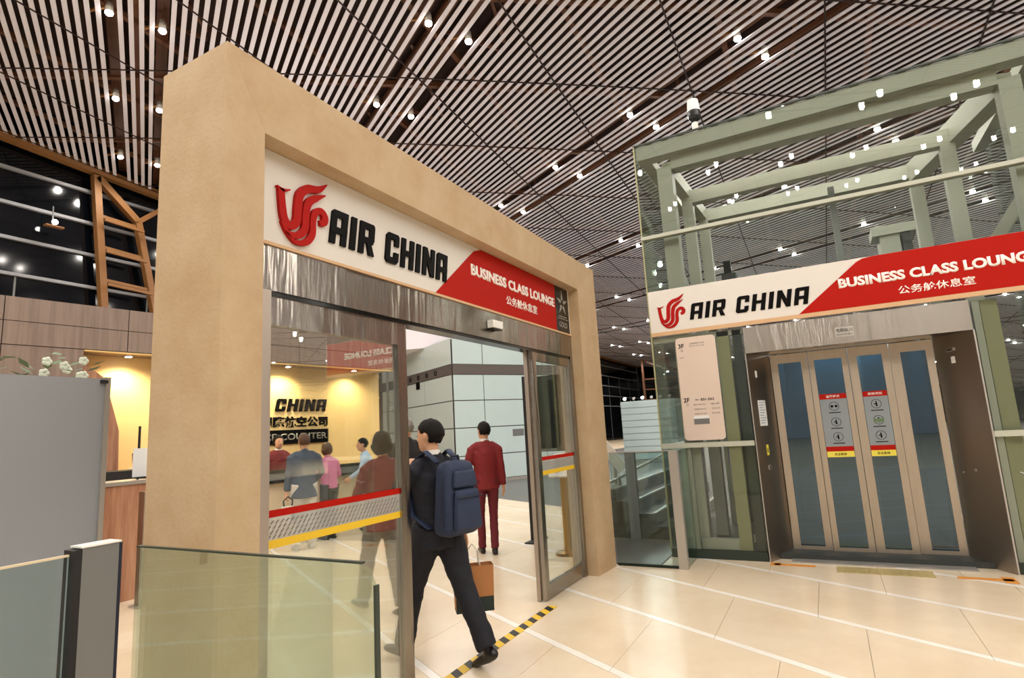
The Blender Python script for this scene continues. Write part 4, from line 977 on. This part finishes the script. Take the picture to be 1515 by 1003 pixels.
# ------------------------------------------------------------------ people
def remesh(mbs, name, vox, smooth_it=4):
    me = mbs.mesh(name); o = bpy.data.objects.new('tmp', me); COL.objects.link(o)
    r = o.modifiers.new('r', 'REMESH'); r.mode = 'VOXEL'; r.voxel_size = vox
    s_ = o.modifiers.new('s', 'SMOOTH'); s_.iterations = smooth_it; s_.factor = .5
    bpy.context.view_layer.update()
    out = bpy.data.meshes.new_from_object(o.evaluated_get(bpy.context.evaluated_depsgraph_get()))
    bpy.data.objects.remove(o); out.name = name
    if name in ('jacket', 'trousers'):
        for v in out.vertices:
            c = v.co; d = noise.noise(Vector((c.x * 7, c.y * 7, c.z * 13 + c.x * 9))) * .007 + noise.noise(Vector((c.x * 16, c.y * 16, c.z * 30))) * .0035
            v.co = c + v.normal * d
    for p in out.polygons: p.use_smooth = True
    return out
def ik(a, b, l1, l2, hint):
    a = Vector(a); b = Vector(b); d = b - a; L = min(d.length, (l1 + l2) * .998); d.normalize(); b = a + d * L
    x = (l1 * l1 - l2 * l2 + L * L) / (2 * L); h = math.sqrt(max(l1 * l1 - x * x, 0)); hv = Vector(hint); hv = (hv - d * hv.dot(d)).normalized()
    return a + d * x + hv * h, b
def lerp(a, b, t): return Vector(a) * (1 - t) + Vector(b) * t
def hand(mb, w, d, side, palm):
    """w wrist, d forearm direction, palm: palm normal"""
    d = Vector(d).normalized(); pn = Vector(palm); pn = (pn - d * pn.dot(d)).normalized(); ac = d.cross(pn) * side
    k = w + d * .085
    mb.tube([w - d * .02, w + d * .02, w + d * .06, k], [(.026, .020), (.034, .017), (.042, .016), (.040, .013)], 10, side=ac)
    for i, (o, L) in enumerate(((-.030, .062), (-.010, .074), (.011, .070), (.031, .054))):
        b = k + ac * o - d * .008; p1 = b + d * L * .45 + pn * .008; p2 = p1 + d * L * .25 + pn * L * .25; p3 = p2 + d * L * .05 + pn * L * .28
        mb.tube([b, p1, p2, p3], [.0095, .009, .008, .0065], 7)
    b = w + d * .025 - ac * .03; mb.tube([b, b + d * .03 - ac * .022 + pn * .008, b + d * .06 - ac * .026 + pn * .02], [.013, .011, .008], 7)
def person(label, loc, yaw, H, ankL, ankR, wrL, wrR, top, bottom, shoe='shoe', hair='hair', style='short', vox=.013, lean=0.0, headyaw=0.0, headpitch=0.0, coat=0.0, toe=(0, 0), collar=None, elbL=(-.5, -1, 0), elbR=(.5, -1, 0), wide=1.0, seatdrop=0.0, tie=False, legw=1.0):
    t = thing('person', label, 'person', loc, yaw - PI / 2); s = H / 1.72
    t.scale = (s, s, s)
    hz = .93 - seatdrop; ly = lean
    hip = Vector((0, 0, hz)); chest = Vector((0, ly * .6, hz + .33)); nk = Vector((0, ly, hz + .54)); hd = Vector((0, ly * 1.15 + .015, hz + .675))
    sh = {-1: Vector((-.168 * wide, ly * .9 - .01, hz + .462)), 1: Vector((.168 * wide, ly * .9 - .01, hz + .462))}
    an = {-1: Vector(ankL), 1: Vector(ankR)}; wr = {-1: Vector(wrL), 1: Vector(wrR)}
    body = MB(); topm = MB(); botm = MB()
    body.tube([hip, lerp(hip, chest, .4), chest, lerp(chest, nk, .7)], [(.13, .095), (.12, .085), (.15, .10), (.11, .07)], 16, side=(1, 0, 0))
    body.tube([lerp(chest, nk, .75), nk, hd - Vector((0, .015, .02))], [.058, .052, .052], 14)
    # head: jaw to crown
    R = Matrix.Rotation(headyaw, 3, 'Z') @ Matrix.Rotation(-headpitch, 3, 'X')
    prof = [(-.112, .045, .028, .024), (-.098, .035, .046, .045), (-.065, .018, .060, .072), (-.02, .006, .070, .088), (.03, 0, .074, .095), (.07, -.004, .068, .088), (.098, -.008, .048, .062), (.112, -.01, .022, .03)]
    vs = []; n = 18
    for z, cy, rx, ry in prof:
        for j in range(n): a = 2 * PI * j / n; vs.append(hd + R @ Vector((math.cos(a) * rx * 1.06, cy + math.sin(a) * ry * 1.03, z)))
    fs = [(i * n + j, i * n + (j + 1) % n, (i + 1) * n + (j + 1) % n, (i + 1) * n + j) for i in range(len(prof) - 1) for j in range(n)] + [tuple(range(n))[::-1], tuple(range((len(prof) - 1) * n, len(prof) * n))]
    body.add(vs, fs)
    body.tube([hd + R @ Vector((0, .088, .022)), hd + R @ Vector((0, .103, -.005)), hd + R @ Vector((0, .112, -.024)), hd + R @ Vector((0, .092, -.034))], [.010, .012, .016, .012], 8)
    for e in (-1, 1):
        body.tube([hd + R @ Vector((e * .068, -.008, -.03)), hd + R @ Vector((e * .082, -.016, -.005)), hd + R @ Vector((e * .083, -.018, .022)), hd + R @ Vector((e * .074, -.008, .034))], [(.010), (.013), (.015), (.009)], 8)
    hands = MB()
    for e in (-1, 1):
        el, w = ik(sh[e], wr[e], .285, .25, elbL if e < 0 else elbR)
        body.tube([sh[e], lerp(sh[e], el, .5), el, lerp(el, w, .4), w, w + (w - el).normalized() * .03], [.050, .043, .036, .036, .026, .024], 12)
        topm.tube([lerp(nk, sh[e], .45), lerp(nk, sh[e], .85) + Vector((0, 0, -.012)), sh[e] + Vector((e * .012, 0, -.03)), lerp(sh[e], el, .45), el, lerp(el, w, .45), lerp(el, w, .93)], [.045, .056, .066, .060, .054, .050, .043], 14)
        hand(hands, w, (w - el), e, (-e, .3, 0) if abs((w - el).normalized().z) > .5 else (0, 0, -1))
        hj = Vector((e * .088, 0, hz)); kn, ak = ik(hj, an[e] , .435, .42, (e * .05, 1, 0))
        body.tube([hj, lerp(hj, kn, .5), kn, lerp(kn, ak, .4), ak], [.078, .065, .05, .05, .034], 12)
        botm.tube([hj + Vector((0, 0, .05)), lerp(hj, kn, .3), lerp(hj, kn, .7), kn, lerp(kn, ak, .4), lerp(kn, ak, 1.02)], [(.100 * legw, .115), (.100 * legw, .105), (.084 * legw, .088), (.074 * legw, .078), (.070 * legw, .074), (.066 * legw, .072)], 16, side=(1, 0, 0))
        # shoe
        sm = MB(); tp = toe[0] if e < 0 else toe[1]; fw_ = Vector((e * .08, math.cos(tp), -math.sin(tp))).normalized(); up = Vector((0, math.sin(tp), math.cos(tp)))
        h0 = ak - fw_ * .065 - up * .055
        sm.tube([h0, h0 + fw_ * .03, h0 + fw_ * .10, h0 + fw_ * .19, h0 + fw_ * .25, h0 + fw_ * .275], [(.026, .028), (.037, .040), (.040, .042), (.046, .030), (.038, .024), (.016, .014)], 14, side=(1, 0, 0))
        sm.tube([ak + up * .03, ak - up * .04], [.042, .040], 12)
        me = remesh(sm, 'shoe', .012, 3)
        link('shoe', me, M[shoe], t)
        so = MB(); so.tube([h0 - up * .026 - fw_ * .01, h0 + fw_ * .10 - up * .033, h0 + fw_ * .27 - up * .026], [(.032, .010), (.044, .010), (.034, .009)], 12, side=(1, 0, 0))
    bm_ = remesh(body, 'body', vox)
    hm_ = remesh(hands, 'hands', .0065, 2)
    b = bmesh.new(); b.from_mesh(bm_); b.from_mesh(hm_); b.to_mesh(bm_); b.free()
    for p in bm_.polygons: p.use_smooth = True
    bo = link('body', bm_, M['skin'], t)
    # top
    wz = hz - .03 - coat
    topm.tube([Vector((0, 0, wz)), Vector((0, 0, hz + .02)), Vector((0, ly * .2, hz + .13)), Vector((0, ly * .5, hz + .26)), Vector((0, ly * .75, hz + .38)), Vector((0, ly * .9, hz + .47)), nk + Vector((0, -.008, -.005)), nk + Vector((0, 0, .012))],
              [(.178 * wide, .135), (.170 * wide, .130), (.155 * wide, .118), (.172 * wide, .125), (.180 * wide, .122), (.150 * wide, .096), (.075, .068), (.060, .058)], 24, side=(1, 0, 0))
    jo = link('jacket', remesh(topm, 'jacket', vox), M[top], t)
    botm.tube([Vector((0, 0, hz - .10)), Vector((0, 0, hz - .02)), Vector((0, 0, hz + .07))], [(.16, .115), (.162, .12), (.145, .108)], 22, side=(1, 0, 0))
    link('trousers', remesh(botm, 'trousers', vox), M[bottom], t)
    if collar:
        cm = MB(); cm.tube([nk + Vector((0, -.004, .0)), nk + Vector((0, -.002, .035))], [.066, .058], 18, cap=False); link('collar', remesh(cm, 'collar', .01, 1) if False else cm.mesh('collar', True), M[collar], jo)
    # face
    for e in (-1, 1):
        m2 = MB(); m2.ball(hd + R @ Vector((e * .030, .086, .006)), (.011, .006, .006), 8, 6); m2.build('eye', M['letter'], bo, smooth=True)
        m2 = MB(); m2.tube([hd + R @ Vector((e * .016, .094, .024)), hd + R @ Vector((e * .046, .080, .026))], [.003, .002], 6); m2.build('eyebrow', M[hair], bo)
    m2 = MB(); m2.tube([hd + R @ Vector((-.022, .084, -.058)), hd + R @ Vector((0, .092, -.056)), hd + R @ Vector((.022, .084, -.058))], [.003, .006, .003], 6); m2.build('mouth', M['lipm'], bo)
    # hair: shell over crown and back
    bmh = bmesh.new(); bmesh.ops.create_icosphere(bmh, subdivisions=4, radius=1.0)
    low = {'short': -.055, 'bob': -.13, 'bun': -.06}[style]
    kill = []
    for v in bmh.verts:
        p = v.co.copy(); x, y, z = p.x * .094, p.y * .114 - .010, p.z * .130 + .008
        if z < 0: y = max(y, y * .9); x *= (1 if style != 'bob' else 1.2)
        if style == 'short' and z < 0: x *= (1 + z * 3.2); y *= (1 + z * 2.6)
        nz = noise.noise(Vector((p.x * 4, p.y * 4, p.z * 2))) * .006 + noise.noise(Vector((p.x * 14, p.y * 14, p.z * 5))) * .003
        v.co = Vector((x, y, z)) * (1 + nz * 9)
        if style == 'short':
            k1 = min(max((.07 - z) / .05, 0), 1) * min(max((y + .06) / .05, 0), 1); v.co.x *= 1 - .13 * k1; v.co.y *= 1 - .06 * k1
        front = y > .03 + (.0 if z < .02 else (z - .02) * .9)
        if (front and z < .075) or z < low or (style == 'short' and y > -.035 and z < .012): kill.append(v)
    bmesh.ops.delete(bmh, geom=kill, context='VERTS')
    r_ = bmesh.ops.solidify(bmh, geom=bmh.faces[:], thickness=.012)
    for v in bmh.verts: v.co = hd + R @ v.co
    mh = bpy.data.meshes.new('hair'); bmh.to_mesh(mh); bmh.free()
    for p in mh.polygons: p.use_smooth = True
    ho = link('hair', mh, M[hair], t)
    return t, dict(nk=nk, hd=hd, sh=sh, s=s)
# local axes: +X right hand, +Y forward, Z up (unit man 1.72 m)
# 1 man with backpack stepping through the door
P1, i1 = person('man in dark navy suit with blue backpack walking through the doorway', (3.56, 2.60, 0), math.radians(78), 1.71,
   (-.10, .30, .085), (.11, -.36, .13), (-.10, .22, 1.36), (.27, -.02, .80), 'navy', 'trnavy', toe=(0, .5), collar='white', vox=.012, lean=.03, headyaw=math.radians(14), elbL=(-.8, -.2, -1), wide=1.05, coat=.09, legw=1.15)
bp_ = thing('backpack', 'blue nylon backpack with front pocket on the back of the navy-suited man', 'backpack', (3.56, 2.60, 0), math.radians(78) - PI / 2)
bp_.scale = (1.06, 1.06, 1.0)
def rbox(c, hs, bev, seg=3):
    bm = bmesh.new(); bmesh.ops.create_cube(bm, size=2)
    for v in bm.verts:
        v.co = Vector((v.co.x * hs[0] * (.86 if v.co.z > 0 else 1), v.co.y * hs[1] * (.75 if v.co.z > 0 else 1), v.co.z * hs[2]))
    bmesh.ops.bevel(bm, geom=bm.edges[:], offset=bev, segments=seg, affect='EDGES', profile=.5)
    for v in bm.verts: v.co += Vector(c)
    me = bpy.data.meshes.new('r'); bm.to_mesh(me); bm.free()
    for p in me.polygons: p.use_smooth = True
    return me
link('main_compartment', rbox((0, -.20, 1.16), (.165, .095, .26), .07), M['pack'], bp_)
fpk = link('front_pocket', rbox((0, -.30, 1.08), (.125, .035, .14), .03), M['pack'], bp_)
link('upper_pocket', rbox((0, -.285, 1.29), (.11, .025, .06), .02), M['pack'], bp_)
for e in (-1, 1):
    mb = MB(); mb.tube([(e * .09, -.13, 1.41), (e * .105, -.03, 1.49), (e * .115, .08, 1.42), (e * .13, .14, 1.25), (e * .165, .06, 1.05), (e * .15, -.1, .96)], [(.03, .008)] * 6, 8, side=(1, 0, 0)); mb.build('shoulder_strap', M['pack'], bp_, smooth=True)
mb = MB(); mb.tube([(-.04, -.2, 1.41), (-.03, -.2, 1.45), (.03, -.2, 1.45), (.04, -.2, 1.41)], .009, 8); mb.build('carry_handle', M['packd'], bp_)
mb = MB(); mb.tube([(-.165, -.245, .98), (-.168, -.24, 1.2), (-.12, -.225, 1.395), (.12, -.225, 1.395), (.168, -.24, 1.2), (.165, -.245, .98)], .005, 6); mb.build('zipper', M['packd'], bp_)
mb = MB(); mb.tube([(-.115, -.338, 1.17), (.115, -.338, 1.17)], .005, 6); mb.build('pocket_zipper', M['packd'], fpk)
pg = thing('paper_bag', 'brown paper carrier bag with dark green base held by the backpack man', 'bag', (3.86, 2.50, 0), math.radians(-50))
mb = MB(); mb.add([(-.14, -.07, .30), (.14, -.07, .30), (.14, .07, .30), (-.14, .07, .30), (-.15, -.06, .62), (.15, -.06, .62), (.15, .06, .62), (-.15, .06, .62)], [(0, 3, 2, 1), (0, 1, 5, 4), (1, 2, 6, 5), (2, 3, 7, 6), (3, 0, 4, 7)]); mb.build('bag_body', M['kraft'], pg)
mb = MB(); mb.box((-.1405, -.0705, .297), (.1405, .0705, .40)); mb.add([(-.142, -.071, .40), (-.145, -.066, .5), (-.143, .066, .5), (-.142, .071, .40)], [(0, 1, 2, 3)]); mb.build('green_base_side_shade', M['kgreen'], pg)  # dark green base; the dark patch on one side is painted shade
for y in (-.05, .05): mb = MB(); mb.tube([(-.05, y, .61), (-.04, y * .5, .72), (0, 0, .77), (.04, y * .5, .72), (.05, y, .61)], .004, 6); mb.build('handle', M['offwh'], pg)
# 2 red suit
person('person in a maroon suit walking away beyond the doorway', (6.88, 4.18, 0), math.radians(38), 1.74, (-.075, .10, .085), (.075, -.04, .085), (-.20, .16, .98), (.235, .0, .84), 'maroon', 'maroon2', collar='white', toe=(0, .0), headyaw=math.radians(15), vox=.013, coat=.06, legw=.8)
# 3 maroon jacket near the glass
person('person with black bobbed hair, maroon jacket and grey trousers behind the left glass', (4.36, 3.80, 0), math.radians(70), 1.66, (-.09, .28, .085), (.09, -.16, .10), (-.2, .25, 1.0), (.24, .15, 1.0), 'maroond', 'gtrous', style='bob', toe=(0, .3), coat=.12, wide=1.05, vox=.014, headyaw=math.radians(-5))
# 4 grey jacket man
person('grey-haired man in slate jacket and off-white trousers seen from behind at the desk', (6.5, 7.25, 0), math.radians(62), 1.74, (-.10, 0, .085), (.12, .02, .085), (-.26, .02, .84), (.22, .24, 1.0), 'slate', 'offwh', shoe='shoew', hair='hairb', coat=.14, wide=1.12, legw=1.15, vox=.016)
hb = thing('handbag', 'small dark handbag with pale flap held by the man in the slate jacket', 'bag', (6.22, 7.28, .42), math.radians(-20))
mb = MB(); mb.tube([(-.02, 0, 0), (0, 0, .04), (0, 0, .2), (0, 0, .26)], [(.15, .05), (.16, .06), (.13, .05), (.08, .03)], 14, side=(1, 0, 0)); mb.build('bag_body', M['offwh'], hb, smooth=True)
mb = MB(); mb.tube([(.05, 0, .2), (.07, 0, .34), (0, 0, .40), (-.07, 0, .34), (-.05, 0, .2)], .012, 8); mb.build('handle', M['black'], hb)
mb = MB(); mb.tube([(.06, -.01, .03), (.07, -.012, .22)], [(.07, .058), (.05, .05)], 12, side=(1, 0, 0)); mb.build('dark_side', M['black'], hb)
# 5 receptionist facing out
person('receptionist in dark maroon uniform facing out behind the desk', tuple(WO + WD * -.50 + WN * .62), math.radians(-105), 1.76, (-.08, 0, .085), (.08, 0, .085), (-.2, .25, .98), (.2, .25, .98), 'maroond', 'dark', style='bun', vox=.018, collar='white')
# 6 pink top
person('brown-haired person in a pink top leaning at the desk end', tuple(WO + WD * -.42 + WN * 2.05), math.radians(85), 1.58, (-.08, 0, .085), (.08, 0, .085), (-.16, .3, 1.05), (.2, .28, 1.02), 'pink', 'dark', hair='hairb', style='bob', vox=.018, lean=.06)
# 7 light blue shirt
person('black-haired person in a light blue shirt bending toward the desk', tuple(WO + WD * .45 + WN * 2.1), math.radians(130), 1.62, (-.09, 0, .085), (.09, .05, .085), (-.2, .4, 1.0), (.2, .4, 1.0), 'lblue', 'dark', vox=.018, lean=.14)
# 8 dark man with grey hair
person('tall man with grey hair in charcoal clothes just behind the door stile', (5.95, 4.78, 0), math.radians(60), 1.84, (-.09, .05, .085), (.09, -.05, .085), (-.25, .05, .84), (.25, .05, .84), 'dark', 'dark', hair='hairg', vox=.016, wide=1.0)
# 9 attendant at side counter (mostly hidden)
person('attendant in a white shirt at the orange wood counter left of the column', tuple(WO + WD * -2.66 + WN * .34), math.radians(-150), 1.62, (-.08, 0, .085), (.08, 0, .085), (-.2, .28, 1.10), (.2, .3, 1.12), 'white', 'dark', vox=.018, lean=.08)
print('lights', nl, 'slabs', cnt)
